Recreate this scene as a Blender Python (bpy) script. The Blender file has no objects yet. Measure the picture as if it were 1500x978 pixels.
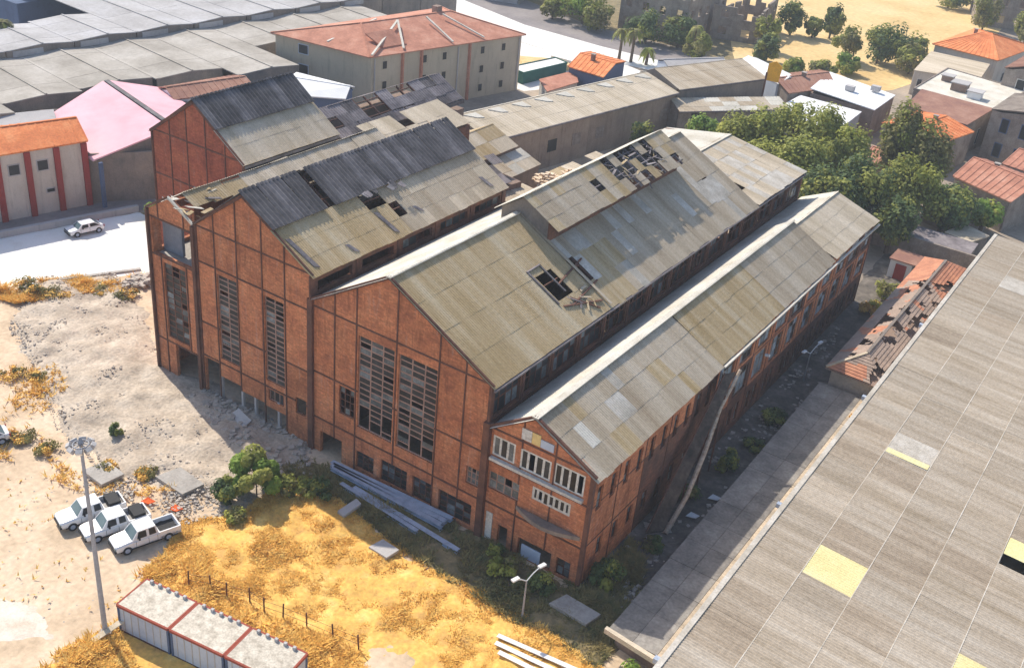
import bpy, math, random
from mathutils import Vector, Matrix, noise
random.seed(7)
R = random.random
def U(a, b): return a + (b - a) * random.random()
SC = bpy.context.scene
COL = SC.collection

# ------------------------------------------------------------------ camera
YAW, PIT, ROL = 0.5515, 0.5124, 0.1006
F = Vector((-math.sin(YAW) * math.cos(PIT), math.cos(YAW) * math.cos(PIT), -math.sin(PIT)))
r_ = F.cross(Vector((0, 0, 1))).normalized(); u_ = r_.cross(F)
rr = r_ * math.cos(ROL) + u_ * math.sin(ROL); uu = -r_ * math.sin(ROL) + u_ * math.cos(ROL)
cam = bpy.data.cameras.new('camera'); camo = bpy.data.objects.new('camera', cam); COL.objects.link(camo)
camo.matrix_world = Matrix(((rr.x, uu.x, -F.x, 56.18), (rr.y, uu.y, -F.y, -58.91), (rr.z, uu.z, -F.z, 58.60), (0, 0, 0, 1)))
cam.sensor_width = 36; cam.lens = 38.0; cam.clip_start = 1; cam.clip_end = 5000
SC.camera = camo

# ------------------------------------------------------------------ world, sun, exposure
SUN_DIR = Vector((-0.954 * math.cos(math.radians(45)), 0.30 * math.cos(math.radians(45)), math.sin(math.radians(45))))  # towards the sun
w = bpy.data.worlds.new("World"); SC.world = w; w.use_nodes = True
nt = w.node_tree; bg = nt.nodes['Background']; bg.inputs['Strength'].default_value = 0.15
sky = nt.nodes.new('ShaderNodeTexSky'); sky.sky_type = 'NISHITA'; sky.sun_disc = False
sky.sun_elevation = math.radians(45); sky.sun_rotation = math.atan2(SUN_DIR.x, SUN_DIR.y)
sky.dust_density = 1.2
nt.links.new(sky.outputs[0], bg.inputs[0])
sl = bpy.data.lights.new('sun', 'SUN'); sl.energy = 4.1; sl.angle = math.radians(0.5); sl.color = (1.0, 0.92, 0.79)
so = bpy.data.objects.new('sun', sl); COL.objects.link(so)
so.rotation_euler = SUN_DIR.to_track_quat('Z', 'Y').to_euler()
SC.view_settings.view_transform = 'Standard'; SC.view_settings.look = 'None'
SC.view_settings.gamma = 1; SC.view_settings.exposure = 0.36

# ------------------------------------------------------------------ materials
MATS = {}
def mat(name, c1, c2=None, c3=None, s=0.4, rough=0.9, bump=0.25, bs=6.0, rnd=0.12, streak=None, metal=0.0, fine=0.18, spec=0.25, stain=0.0, course=False, leaf=False):
    """procedural paint: large patches c1/c2/c3, fine grain, a tone of its own per object, bump"""
    if name in MATS: return MATS[name]
    m = bpy.data.materials.new(name); m.use_nodes = True; t = m.node_tree; N = t.nodes; L = t.links
    b = N['Principled BSDF']; b.inputs['Roughness'].default_value = rough; b.inputs['Metallic'].default_value = metal
    b.inputs['Specular IOR Level'].default_value = spec
    c2 = c2 or tuple(x * 0.8 for x in c1); c3 = c3 or c1
    g = N.new('ShaderNodeNewGeometry')
    mp = N.new('ShaderNodeMapping'); L.new(g.outputs['Position'], mp.inputs['Vector'])
    n1 = N.new('ShaderNodeTexNoise'); n1.inputs['Scale'].default_value = s; n1.inputs['Detail'].default_value = 6; n1.inputs['Roughness'].default_value = 0.65
    L.new(mp.outputs[0], n1.inputs['Vector'])
    if streak:
        mp.inputs['Scale'].default_value = streak
    cr = N.new('ShaderNodeValToRGB'); e = cr.color_ramp.elements
    e[0].position = 0.33; e[0].color = (*c2, 1); e[1].position = 0.68; e[1].color = (*c3, 1)
    k = e.new(0.5); k.color = (*c1, 1)
    L.new(n1.outputs['Fac'], cr.inputs['Fac'])
    n2 = N.new('ShaderNodeTexNoise'); n2.inputs['Scale'].default_value = bs; n2.inputs['Detail'].default_value = 5
    L.new(g.outputs['Position'], n2.inputs['Vector'])
    oi = N.new('ShaderNodeObjectInfo')
    # value = 1 + fine*(n2-.5)*2 + rnd*(random-.5)*2
    a = N.new('ShaderNodeMath'); a.operation = 'MULTIPLY_ADD'; L.new(n2.outputs['Fac'], a.inputs[0]); a.inputs[1].default_value = fine * 3; a.inputs[2].default_value = 1 - fine * 1.5
    d = N.new('ShaderNodeMath'); d.operation = 'MULTIPLY_ADD'; L.new(oi.outputs['Random'], d.inputs[0]); d.inputs[1].default_value = rnd * 2; L.new(a.outputs[0], d.inputs[2])
    d2 = N.new('ShaderNodeMath'); d2.operation = 'SUBTRACT'; L.new(d.outputs[0], d2.inputs[0]); d2.inputs[1].default_value = rnd
    h = N.new('ShaderNodeHueSaturation'); L.new(cr.outputs[0], h.inputs['Color']); L.new(d2.outputs[0], h.inputs['Value'])
    out = h.outputs[0]
    if stain:   # rain streaks and limewash blooms, stretched down the wall
        m2 = N.new('ShaderNodeMapping'); m2.inputs['Scale'].default_value = (1.1, 1.1, .16); L.new(g.outputs['Position'], m2.inputs['Vector'])
        n3 = N.new('ShaderNodeTexNoise'); n3.inputs['Scale'].default_value = 1.3; n3.inputs['Detail'].default_value = 7; n3.inputs['Roughness'].default_value = .7; L.new(m2.outputs[0], n3.inputs['Vector'])
        for lo, hi, colr, f in ((.54, .74, tuple(x * .38 for x in c2), stain), (.44, .28, (.50, .40, .34), stain * .55)):
            mr = N.new('ShaderNodeMapRange'); mr.inputs['From Min'].default_value = lo; mr.inputs['From Max'].default_value = hi; mr.inputs['To Max'].default_value = f; L.new(n3.outputs['Fac'], mr.inputs['Value'])
            mx = N.new('ShaderNodeMix'); mx.data_type = 'RGBA'
            mx.inputs[7].default_value = (*colr, 1); L.new(mr.outputs[0], mx.inputs[0]); L.new(out, mx.inputs[6]); out = mx.outputs[2]
    if course:
        sx = N.new('ShaderNodeSeparateXYZ'); L.new(g.outputs['Position'], sx.inputs[0]); ad = N.new('ShaderNodeMath'); L.new(sx.outputs[0], ad.inputs[0]); L.new(sx.outputs[1], ad.inputs[1])
        cb = N.new('ShaderNodeCombineXYZ'); L.new(ad.outputs[0], cb.inputs[0]); L.new(sx.outputs[2], cb.inputs[1])
        bt = N.new('ShaderNodeTexBrick'); L.new(cb.outputs[0], bt.inputs['Vector']); bt.inputs['Scale'].default_value = 1
        bt.inputs['Brick Width'].default_value = .5; bt.inputs['Row Height'].default_value = .17; bt.inputs['Mortar Size'].default_value = .018; bt.inputs['Bias'].default_value = -.1
        bt.inputs['Color1'].default_value = (1.18, 1.12, 1.08, 1); bt.inputs['Color2'].default_value = (.74, .74, .78, 1); bt.inputs['Mortar'].default_value = (.78, .84, .84, 1)
        mu = N.new('ShaderNodeMix'); mu.data_type = 'RGBA'; mu.blend_type = 'MULTIPLY'; mu.inputs[0].default_value = .8; L.new(out, mu.inputs[6]); L.new(bt.outputs['Color'], mu.inputs[7]); out = mu.outputs[2]
    L.new(out, b.inputs['Base Color'])
    if leaf:
        tr = N.new('ShaderNodeBsdfTranslucent'); L.new(out, tr.inputs['Color']); ms = N.new('ShaderNodeMixShader'); ms.inputs[0].default_value = .38
        L.new(b.outputs[0], ms.inputs[1]); L.new(tr.outputs[0], ms.inputs[2]); L.new(ms.outputs[0], N['Material Output'].inputs['Surface'])
    if bump:
        bp = N.new('ShaderNodeBump'); bp.inputs['Strength'].default_value = bump; bp.inputs['Distance'].default_value = 0.12
        L.new(n2.outputs['Fac'], bp.inputs['Height']); L.new(bp.outputs[0], b.inputs['Normal'])
    MATS[name] = m; return m

BRICK = mat('brick_orange', (.51, .198, .096), (.37, .138, .073), (.61, .265, .132), s=.45, rnd=.13, bs=4, fine=.34, stain=.85, course=True)
BRICK_R = mat('brick_redder', (.34, .105, .062), (.26, .08, .05), (.41, .14, .075), s=.4, rnd=.1, bs=4, fine=.3, stain=.7, course=True)
BRICK_D = mat('brick_dark', (.15, .078, .056), (.085, .055, .047), (.24, .105, .065), s=.35, rnd=.12, bs=4, fine=.3, course=True)  # darker brick, also carrying the shade of side walls in its colour
GREYB = mat('grey_render', (.24, .20, .17), (.17, .15, .135), (.31, .25, .20), s=.3, rnd=.08, stain=.4)
HAZYP = mat('hazy_blue_pane', (.22, .27, .31), (.13, .17, .20), (.32, .36, .38), s=1.2, rnd=.3, rough=.5, bump=0)
STEEL = mat('rusty_steel', (.13, .062, .045), (.08, .042, .034), (.19, .085, .055), s=.8, rnd=.12, rough=.7)
R_PALEG = mat('asbestos_bleached', (.52, .47, .40), (.40, .36, .30), (.64, .60, .54), s=.5, rnd=.06, bs=5, fine=.2)
ST = (.15, 1.4, .15)
R_OLIVE = mat('asbestos_olive', (.47, .355, .205), (.37, .265, .13), (.55, .455, .31), s=.5, rnd=.04, bs=5, fine=.2, streak=ST)
R_GREY = mat('asbestos_grey', (.47, .385, .28), (.36, .28, .19), (.56, .48, .375), s=.42, rnd=.045, bs=5, fine=.2, streak=ST)
R_BEIGE = mat('asbestos_beige', (.56, .47, .35), (.44, .36, .25), (.66, .57, .45), s=.4, rnd=.05, bs=5, fine=.2, streak=ST)
R_CREAM = mat('asbestos_pale', (.62, .58, .50), (.52, .47, .38), (.70, .66, .58), s=.3, rnd=.07)
R_DARK = mat('tarred_sheet', (.125, .115, .12), (.075, .07, .075), (.185, .17, .175), s=.5, rnd=.38, bs=3, rough=.75)
R_PURP = mat('weathered_dark_sheet', (.20, .175, .18), (.12, .105, .11), (.28, .25, .25), s=.6, rnd=.4, bs=3)
R_WARE = mat('warehouse_sheet', (.42, .35, .27), (.325, .26, .185), (.50, .435, .355), s=.5, rnd=.09, bs=4, fine=.24, streak=(.13, 1.8, 1))
R_YEL = mat('yellow_rooflight', (.76, .66, .33), (.70, .59, .28), (.80, .72, .42), rnd=.07, rough=.6)
R_FAR = mat('far_grey_roof', (.42, .405, .40), (.345, .33, .325), (.49, .48, .49), s=.14, rnd=.07, bs=2, fine=.15)
R_FARD = mat('far_brown_roof', (.39, .355, .31), (.30, .27, .23), (.49, .455, .41), s=.12, rnd=.07, bs=2, fine=.15)
TILE_O = mat('tiles_orange', (.74, .24, .085), (.62, .19, .07), (.80, .33, .14), s=.5, rnd=.06, bs=4)
TILE_P = mat('tiles_pinkish', (.50, .225, .15), (.38, .165, .11), (.58, .31, .22), s=.35, rnd=.08, bs=3)
TILE_B = mat('tiles_brown', (.33, .17, .12), (.26, .13, .10), (.40, .23, .17), s=.35, rnd=.1, bs=3)
PINK = mat('pink_sheet', (.80, .46, .51), (.74, .39, .44), (.80, .52, .57), s=.15, rnd=.04, fine=.05)
WHITE = mat('white_paint', (.78, .78, .78), (.72, .72, .71), (.80, .80, .79), rnd=.04, fine=.05)
WHITE_CAR = mat('white_car_paint', (.80, .80, .81), (.78, .78, .79), (.8, .8, .81), rnd=.02, fine=.02, rough=.3, bump=0, spec=.5)
BLACK = mat('black_rubber', (.025, .025, .028), rnd=.1, rough=.7, bump=.1)
GLASS_D = mat('dark_glass', (.022, .026, .03), (.014, .017, .02), (.04, .047, .052), s=1.2, rnd=.5, rough=.35, bump=0, spec=.3)
GLASS_B = mat('dusty_blue_glass', (.10, .125, .14), (.055, .07, .08), (.18, .21, .22), s=1.5, rnd=.4, rough=.35, bump=0, spec=.5)
GLASS_CAR = mat('car_glass', (.10, .15, .17), (.08, .12, .14), (.13, .18, .2), rnd=.05, fine=.03, rough=.12, bump=0, spec=.6)
DARK = mat('dark_interior', (.03, .027, .027), rnd=.2)
MUNTIN = mat('mortar_grid', (.34, .22, .18), (.27, .17, .14), (.40, .27, .22), rnd=.1)
WOODW = mat('white_frame', (.62, .60, .55), (.48, .45, .40), (.70, .68, .63), s=1.5, rnd=.1)
CREAMW = mat('cream_wall', (.62, .56, .48), (.54, .48, .40), (.68, .63, .55), s=.2, rnd=.05, fine=.08, stain=.45)
BEIGEW = mat('beige_wall', (.50, .44, .33), (.43, .38, .29), (.56, .49, .38), s=.12, rnd=.04, fine=.06, stain=.45)
GREYW = mat('pale_grey_wall', (.46, .44, .43), (.40, .38, .37), (.52, .50, .49), s=.12, rnd=.04, fine=.06, stain=.45)
STONE = mat('old_stone', (.30, .25, .21), (.21, .17, .145), (.38, .32, .27), s=.5, rnd=.1, bs=5, fine=.25, stain=.4)
BROWNW = mat('brown_wall', (.27, .19, .15), (.20, .14, .115), (.33, .25, .2), s=.4, rnd=.08, fine=.2, stain=.45)
REDCOL = mat('red_column', (.33, .055, .045), (.28, .045, .04), rnd=.05)
BLUEW = mat('blue_grey_panel', (.50, .56, .66), (.44, .50, .60), (.56, .62, .70), s=.6, rnd=.04, fine=.05)
REDTRIM = mat('red_trim', (.34, .085, .055), rnd=.04)
BLUE = mat('blue_panel', (.10, .14, .24), rnd=.05)
GREEN = mat('green_panel', (.03, .12, .10), rnd=.05)
ORANGE = mat('orange_paint', (.85, .42, .03), rnd=.03)
ORRED = mat('orange_red', (.80, .13, .03), rnd=.03)
CONC = mat('concrete', (.40, .37, .335), (.33, .30, .27), (.47, .44, .40), s=.5, rnd=.08, bs=5, fine=.2)
GALV = mat('galvanised_steel', (.38, .44, .55), (.29, .34, .43), (.47, .53, .63), s=1.2, rnd=.1, rough=.55, metal=.1, fine=.08)
POLE = mat('grey_pole_paint', (.36, .36, .38), rnd=.05, rough=.6)
TRUNK = mat('tree_bark', (.14, .10, .07), (.10, .07, .05), rnd=.1, bs=8)
SAND = mat('sandy_ground', (.66, .50, .345), (.50, .375, .25), (.76, .62, .47), s=.2, rnd=0, bs=2.2, fine=.22, bump=.5)
GRAVEL = mat('pale_rubble_ground', (.51, .425, .335), (.385, .315, .245), (.61, .52, .42), s=.35, rnd=0, bs=3.5, fine=.32, bump=.9)
STONES = mat('rubble_stones', (.48, .42, .36), (.36, .315, .275), (.57, .51, .45), s=2.5, rnd=.1, bs=6)
LOT = mat('bleached_concrete', (.82, .80, .76), (.74, .70, .64), (.84, .83, .80), s=.2, rnd=0, fine=.07)
STRAWG = mat('straw_soil', (.80, .48, .12), (.62, .35, .11), (.87, .58, .20), s=.5, rnd=0, bs=3, fine=.3, bump=.6)
OLIVEG = mat('olive_scrub_soil', (.24, .19, .10), (.16, .14, .075), (.36, .27, .14), s=.6, rnd=0, bs=3, fine=.3, bump=.6)
FIELD = mat('golden_field', (.70, .50, .23), (.60, .41, .17), (.76, .57, .30), s=.05, rnd=0, bs=.9, fine=.22, bump=.3)
TOWNG = mat('town_ground', (.34, .28, .22), (.26, .215, .175), (.44, .36, .28), s=.12, rnd=0, bs=1.5, fine=.2)
ASPH = mat('grey_track', (.27, .24, .235), (.22, .20, .195), (.32, .285, .27), s=.15, rnd=0, bs=1.5, fine=.15)
STRAW = mat('straw_blades', (.86, .52, .12), (.74, .42, .09), (.88, .62, .20), s=.9, rnd=0, bs=5, fine=.25, bump=0)
STRAW2 = mat('olive_blades', (.24, .20, .08), (.14, .15, .06), (.36, .28, .11), s=.9, rnd=0, bs=5, fine=.25, bump=0)
def leafmat(name, c1, c2, c3):
    return mat(name, c1, c2, c3, s=.5, rnd=.08, bs=2.5, fine=.3, bump=0, rough=.65, leaf=True)
LEAF = leafmat('leaf_mid', (.30, .32, .07), (.17, .20, .05), (.46, .46, .10))
LEAF_D = leafmat('leaf_dark', (.11, .165, .058), (.07, .11, .045), (.20, .25, .07))
LEAF_Y = leafmat('leaf_yellowish', (.36, .38, .075), (.24, .27, .055), (.52, .53, .12))
LEAF_B = leafmat('leaf_bright', (.22, .34, .06), (.11, .18, .04), (.40, .50, .09))
LEAF_O = leafmat('leaf_olive', (.24, .225, .08), (.15, .15, .06), (.34, .31, .11))
SHADESOIL = mat('shaded_alley_soil', (.15, .13, .11), (.09, .08, .07), (.24, .21, .18), s=.5, rnd=0, bs=3, fine=.3, bump=.5)  # soil darkened so that its colour carries the shade of the alley

# ------------------------------------------------------------------ mesh tools
def V(*a): return Vector(a)
class MB:
    def __init__(s): s.v = []; s.f = []
    def add(s, vs, fs):
        k = len(s.v); s.v += [tuple(p) for p in vs]; s.f += [tuple(i + k for i in f) for f in fs]; return s
    def box(s, x0, x1, y0, y1, z0, z1):
        return s.add([(x0, y0, z0), (x1, y0, z0), (x1, y1, z0), (x0, y1, z0), (x0, y0, z1), (x1, y0, z1), (x1, y1, z1), (x0, y1, z1)],
                     [(0, 3, 2, 1), (4, 5, 6, 7), (0, 1, 5, 4), (1, 2, 6, 5), (2, 3, 7, 6), (3, 0, 4, 7)])
    def prism(s, poly, d):
        """poly: 3-D points in order, extruded by vector d"""
        n = len(poly); P = [Vector(p) for p in poly]; d = Vector(d)
        nn = Vector((0, 0, 0))
        for i in range(n): nn += P[i].cross(P[(i + 1) % n])
        if nn.dot(d) > 0: P = P[::-1]
        Q = [p + d for p in P]
        return s.add(P + Q, [tuple(range(n)), tuple(range(2 * n - 1, n - 1, -1))] + [((i + 1) % n, i, n + i, n + (i + 1) % n) for i in range(n)])
    def beam(s, a, b, wd=.1, h=None, up=(0, 0, 1)):
        a = Vector(a); b = Vector(b); h = h or wd; d = (b - a).normalized(); up = Vector(up)
        if abs(d.dot(up)) > .98: up = Vector((1, 0, 0))
        x = d.cross(up).normalized() * wd / 2; y = x.cross(d).normalized() * h / 2
        P = [a - x - y, a + x - y, a + x + y, a - x + y, b - x - y, b + x - y, b + x + y, b - x + y]
        return s.add(P, [(0, 1, 2, 3), (7, 6, 5, 4), (0, 4, 5, 1), (1, 5, 6, 2), (2, 6, 7, 3), (3, 7, 4, 0)])
    def tube(s, pts, rad, n=8):
        pts = [Vector(p) for p in pts]; rad = rad if isinstance(rad, (list, tuple)) else [rad] * len(pts)
        k = len(s.v); 
        for i, p in enumerate(pts):
            d = (pts[min(i + 1, len(pts) - 1)] - pts[max(i - 1, 0)]).normalized()
            x = d.cross(Vector((0, 0, 1)) if abs(d.z) < .95 else Vector((1, 0, 0))).normalized(); y = d.cross(x)
            for j in range(n):
                a = 2 * math.pi * j / n; s.v.append(tuple(p + (x * math.cos(a) + y * math.sin(a)) * rad[i]))
        for i in range(len(pts) - 1):
            for j in range(n):
                a = k + i * n + j; b = k + i * n + (j + 1) % n; s.f.append((a, b, b + n, a + n))
        s.f.append(tuple(k + j for j in range(n))[::-1]); s.f.append(tuple(k + (len(pts) - 1) * n + j for j in range(n)))
        return s
    def mesh(s, name, m, off=(0, 0, 0)):
        me = bpy.data.meshes.new(name); o = off
        me.from_pydata([(x - o[0], y - o[1], z - o[2]) for x, y, z in s.v], [], s.f); me.materials.append(m); me.update(); return me
    def build(s, name, m, parent=None, **k):
        off = parent['_o'] if parent is not None and '_o' in parent else (0, 0, 0)
        if parent is not None and parent.parent is not None: off = parent.parent['_o'] if '_o' in parent.parent else off
        o = bpy.data.objects.new(name, s.mesh(name, m, off)); COL.objects.link(o)
        if parent is not None: o.parent = parent
        for a, b in k.items(): o[a] = b
        return o
def thing(name, label, cat, loc=(0, 0, 0), rz=0, group=None):
    o = bpy.data.objects.new(name, None); COL.objects.link(o); o.location = loc; o.rotation_euler = (0, 0, rz)
    o.empty_display_size = .3; o['label'] = label; o['category'] = cat; o['_o'] = tuple(loc) if rz == 0 else (0., 0., 0.)
    if group: o['group'] = group
    return o
def tag(o, label, cat, group=None):
    o['label'] = label; o['category'] = cat
    if group: o['group'] = group
    return o
def copy_tree(o, parent=None):
    c = o.copy(); COL.objects.link(c); c.parent = parent
    for ch in list(o.children): copy_tree(ch, c)
    return c
def inst(me, name, parent, mw):
    """object sharing mesh data, placed by world matrix under an unrotated thing"""
    o = bpy.data.objects.new(name, me); COL.objects.link(o); o.parent = parent
    off = Vector(parent['_o']) if parent is not None and '_o' in parent else Vector((0, 0, 0))
    o.matrix_basis = Matrix.Translation(-off) @ mw; return o

# ------------------------------------------------------------------ corrugated roofs made of sheets
def sheet_mesh(name, du, dv, ribs, amp, m, thick=.016):
    b = MB(); n = ribs * 2; P = []
    for j in (0, 1):
        for i in range(n + 1):
            P.append((du * i / n, dv * j, amp * (i % 2) + (thick if j == 0 else 0)))
    b.add(P, [(i, i + 1, n + 2 + i, n + 1 + i) for i in range(n)])
    # drip edge at the low end
    b.add([(du * i / n, 0, amp * (i % 2) + thick) for i in range(n + 1)] + [(du * i / n, 0, -.02) for i in range(n + 1)], [(i + 1, i, n + 1 + i, n + 2 + i) for i in range(n)])
    return b.mesh(name, m)
def roof(parent, E0, E1, R0, nu, nv, mats, holes=(), lift=.0, ribs=9, amp=.05, name='roof_sheet', jit=.006, slip=.0, pick=None, tone=None):
    """E0-E1 eave line, R0 the ridge point above E0. mats: list picked at random (or by pick(i,j))."""
    E0, E1, R0 = Vector(E0), Vector(E1), Vector(R0)
    u = (E1 - E0); L = u.length; u.normalize(); v = (R0 - E0); W = v.length; v.normalize(); n = u.cross(v)
    flip = n.z < 0
    if flip: n = -n
    du, dv = L / nu, W / nv
    mats = mats if isinstance(mats, (list, tuple)) else [mats]
    ms = [sheet_mesh('sheet', du * 1.012, dv * 1.05, ribs, amp, mm) for mm in mats]
    for i in range(nu):
        for j in range(nv):
            if (i, j) in holes: continue
            p = E0 + u * (du * i) + v * (dv * j) + n * (lift + .012 * R())
            k = pick(i, j) if pick else random.randrange(len(ms))
            a = U(-jit, jit); uu2 = (u + v * a).normalized(); vv = n.cross(uu2) if not flip else -(n.cross(uu2))
            tl = U(-jit, jit) * .6; vv = (vv + n * tl).normalized()
            p = p - v * slip * R() * R()
            M = Matrix(((uu2.x, vv.x, n.x, p.x), (uu2.y, vv.y, n.y, p.y), (uu2.z, vv.z, n.z, p.z), (0, 0, 0, 1)))
            inst(ms[k], name, parent, M)
def rafters(parent, E0, E1, R0, nu, npur, m=STEEL, drop=.22):
    E0, E1, R0 = Vector(E0), Vector(E1), Vector(R0); v = R0 - E0; dn = Vector((0, 0, -drop))
    for i in range(nu + 1):
        a = E0.lerp(E1, (i + .02) / (nu + .04)); MB().beam(a + dn, a + v + dn, .14, .22).build('rafter', m, parent)
    for j in range(npur):
        a = E0 + v * ((j + .4) / npur); MB().beam(a + dn * .6, a + dn * .6 + (E1 - E0), .09, .11).build('purlin', m, parent)

# ------------------------------------------------------------------ facades split in panels
def clip(poly, a, b, c):
    """keep a*s+b*z<=c"""
    out = []
    for i in range(len(poly)):
        p, q = poly[i], poly[(i + 1) % len(poly)]; dp = a * p[0] + b * p[1] - c; dq = a * q[0] + b * q[1] - c
        if dp <= 0: out.append(p)
        if dp * dq < 0: t = dp / (dp - dq); out.append((p[0] + (q[0] - p[0]) * t, p[1] + (q[1] - p[1]) * t))
    return out
def subtract(rects, wn):
    out = []
    for (a, b, c, d) in rects:
        e, f, g, h = max(a, wn[0]), min(b, wn[1]), max(c, wn[2]), min(d, wn[3])
        if e >= f - 1e-4 or g >= h - 1e-4: out.append((a, b, c, d)); continue
        if a < e - 1e-4: out.append((a, e, c, d))
        if f + 1e-4 < b: out.append((f, b, c, d))
        if c < g - 1e-4: out.append((e, f, c, g))
        if h + 1e-4 < d: out.append((e, f, h, d))
    return out
def facade(parent, P0, Ud, Nd, ss, zs, wins, halfs=(), m=BRICK, th=.35, colw=.17, beamh=.15, frame=True, matf=None, skip=(), panel='brick_panel', proud=.07, ztop=None):
    """P0 origin, Ud along, Nd outward. ss/zs: grid lines. wins: (s0,s1,z0,z1) holes. halfs: clip half planes."""
    P0, Ud, Nd = Vector(P0), Vector(Ud), Vector(Nd)
    def W(s, z, d=0): return P0 + Ud * s + Vector((0, 0, z)) - Nd * d
    for i in range(len(ss) - 1):
        for j in range(len(zs) - 1):
            if (i, j) in skip: continue
            g = .012
            rc = [(ss[i] + g, ss[i + 1] - g, zs[j] + g, zs[j + 1] - g)]
            for wn in wins: rc = subtract(rc, wn[:4])
            b = MB(); any_ = False
            for (a, bb, c, d) in rc:
                if bb - a < .03 or d - c < .03: continue
                poly = [(a, c), (bb, c), (bb, d), (a, d)]
                for hp in halfs: poly = clip(poly, *hp) if len(poly) > 2 else []
                if len(poly) > 2: b.prism([W(s, z) for s, z in poly], -Nd * th); any_ = True
            if any_: b.build(panel, matf(i, j) if matf else m, parent)
    if frame:
        def topz(s):
            z = zs[-1]
            for a, b2, c in halfs:
                if b2 > 0: z = min(z, (c - a * s) / b2)
            return z
        for i, s in enumerate(ss):
            z1 = topz(s) - .02; segs = [(zs[0], z1)]
            for wn in wins:
                if wn[0] + .02 < s < wn[1] - .02:
                    segs = [x for a, b2 in segs for x in ([(a, min(b2, wn[2]))] if a < wn[2] else []) + ([(max(a, wn[3]), b2)] if b2 > wn[3] else [])]
            for a, b2 in segs:
                if b2 - a > .2: 
                    e = i in (0, len(ss) - 1)
                    MB().prism([W(s - colw / 2 * (1.6 if e else .7), a, .05), W(s + colw / 2 * (1.6 if e else .7), a, .05), W(s + colw / 2 * (1.6 if e else .7), b2, .05), W(s - colw / 2 * (1.6 if e else .7), b2, .05)], Nd * (.05 + proud + (.03 if e else 0))).build('steel_column', STEEL, parent)
        for j, z in enumerate(zs[1:-1]):
            a, b2 = ss[0], ss[-1]
            for ha, hb, c in halfs:
                if abs(ha) > 1e-6:
                    x = (c - hb * z) / ha
                    if ha > 0: b2 = min(b2, x)
                    else: a = max(a, x)
            segs = [(a, b2)]
            for wn in wins:
                if wn[2] + .02 < z < wn[3] - .02:
                    segs = [x for p, q in segs for x in ([(p, min(q, wn[0]))] if p < wn[0] else []) + ([(max(p, wn[1]), q)] if q > wn[1] else [])]
            for p, q in segs:
                if q - p > .2: MB().prism([W(p, z - beamh / 2, .05), W(q, z - beamh / 2, .05), W(q, z + beamh / 2, .05), W(p, z + beamh / 2, .05)], Nd * (.05 + proud - .025)).build('steel_beam', STEEL, parent)
def window(parent, P0, Ud, Nd, wn, nx, nz, fm=MUNTIN, gm=GLASS_D, bar=.09, depth=.16, miss=.15, gm2=None, broken=None, name='window', outer=.1):
    P0, Ud, Nd = Vector(P0), Vector(Ud), Vector(Nd); s0, s1, z0, z1 = wn[:4]
    def W(s, z, d=0): return P0 + Ud * s + Vector((0, 0, z)) - Nd * d
    b = MB(); dw = (s1 - s0) / nx; dz = (z1 - z0) / nz
    def bar_(a, c, e, f, dd=0): b.prism([W(a, e, depth + dd), W(c, e, depth + dd), W(c, f, depth + dd), W(a, f, depth + dd)], -Nd * .07)
    bar_(s0, s0 + outer, z0, z1); bar_(s1 - outer, s1, z0, z1); bar_(s0 + outer, s1 - outer, z0, z0 + outer, .003); bar_(s0 + outer, s1 - outer, z1 - outer, z1, .003)
    for i in range(1, nx): bar_(s0 + i * dw - bar / 2, s0 + i * dw + bar / 2, z0 + outer, z1 - outer, .006)
    for j in range(1, nz):
        for i in range(nx):
            if broken and broken(i, j): continue
            bar_(s0 + i * dw + bar / 2, s0 + (i + 1) * dw - bar / 2, z0 + j * dz - bar / 2, z0 + j * dz + bar / 2, .009)
    f = b.build(name, fm, parent)
    for i in range(nx):
        for j in range(nz):
            if R() < miss or (broken and broken(i, j)): continue
            a, c = s0 + i * dw + bar / 2, s0 + (i + 1) * dw - bar / 2; e, g = z0 + j * dz + bar / 2, z0 + (j + 1) * dz - bar / 2
            tl = U(-.03, .05)
            MB().prism([W(a, e, depth + .03 - tl), W(c, e, depth + .03 - tl), W(c, g, depth + .05), W(a, g, depth + .05)], -Nd * .012).build('pane', gm2 if gm2 and R() < .2 else gm, f)
    return f

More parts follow.
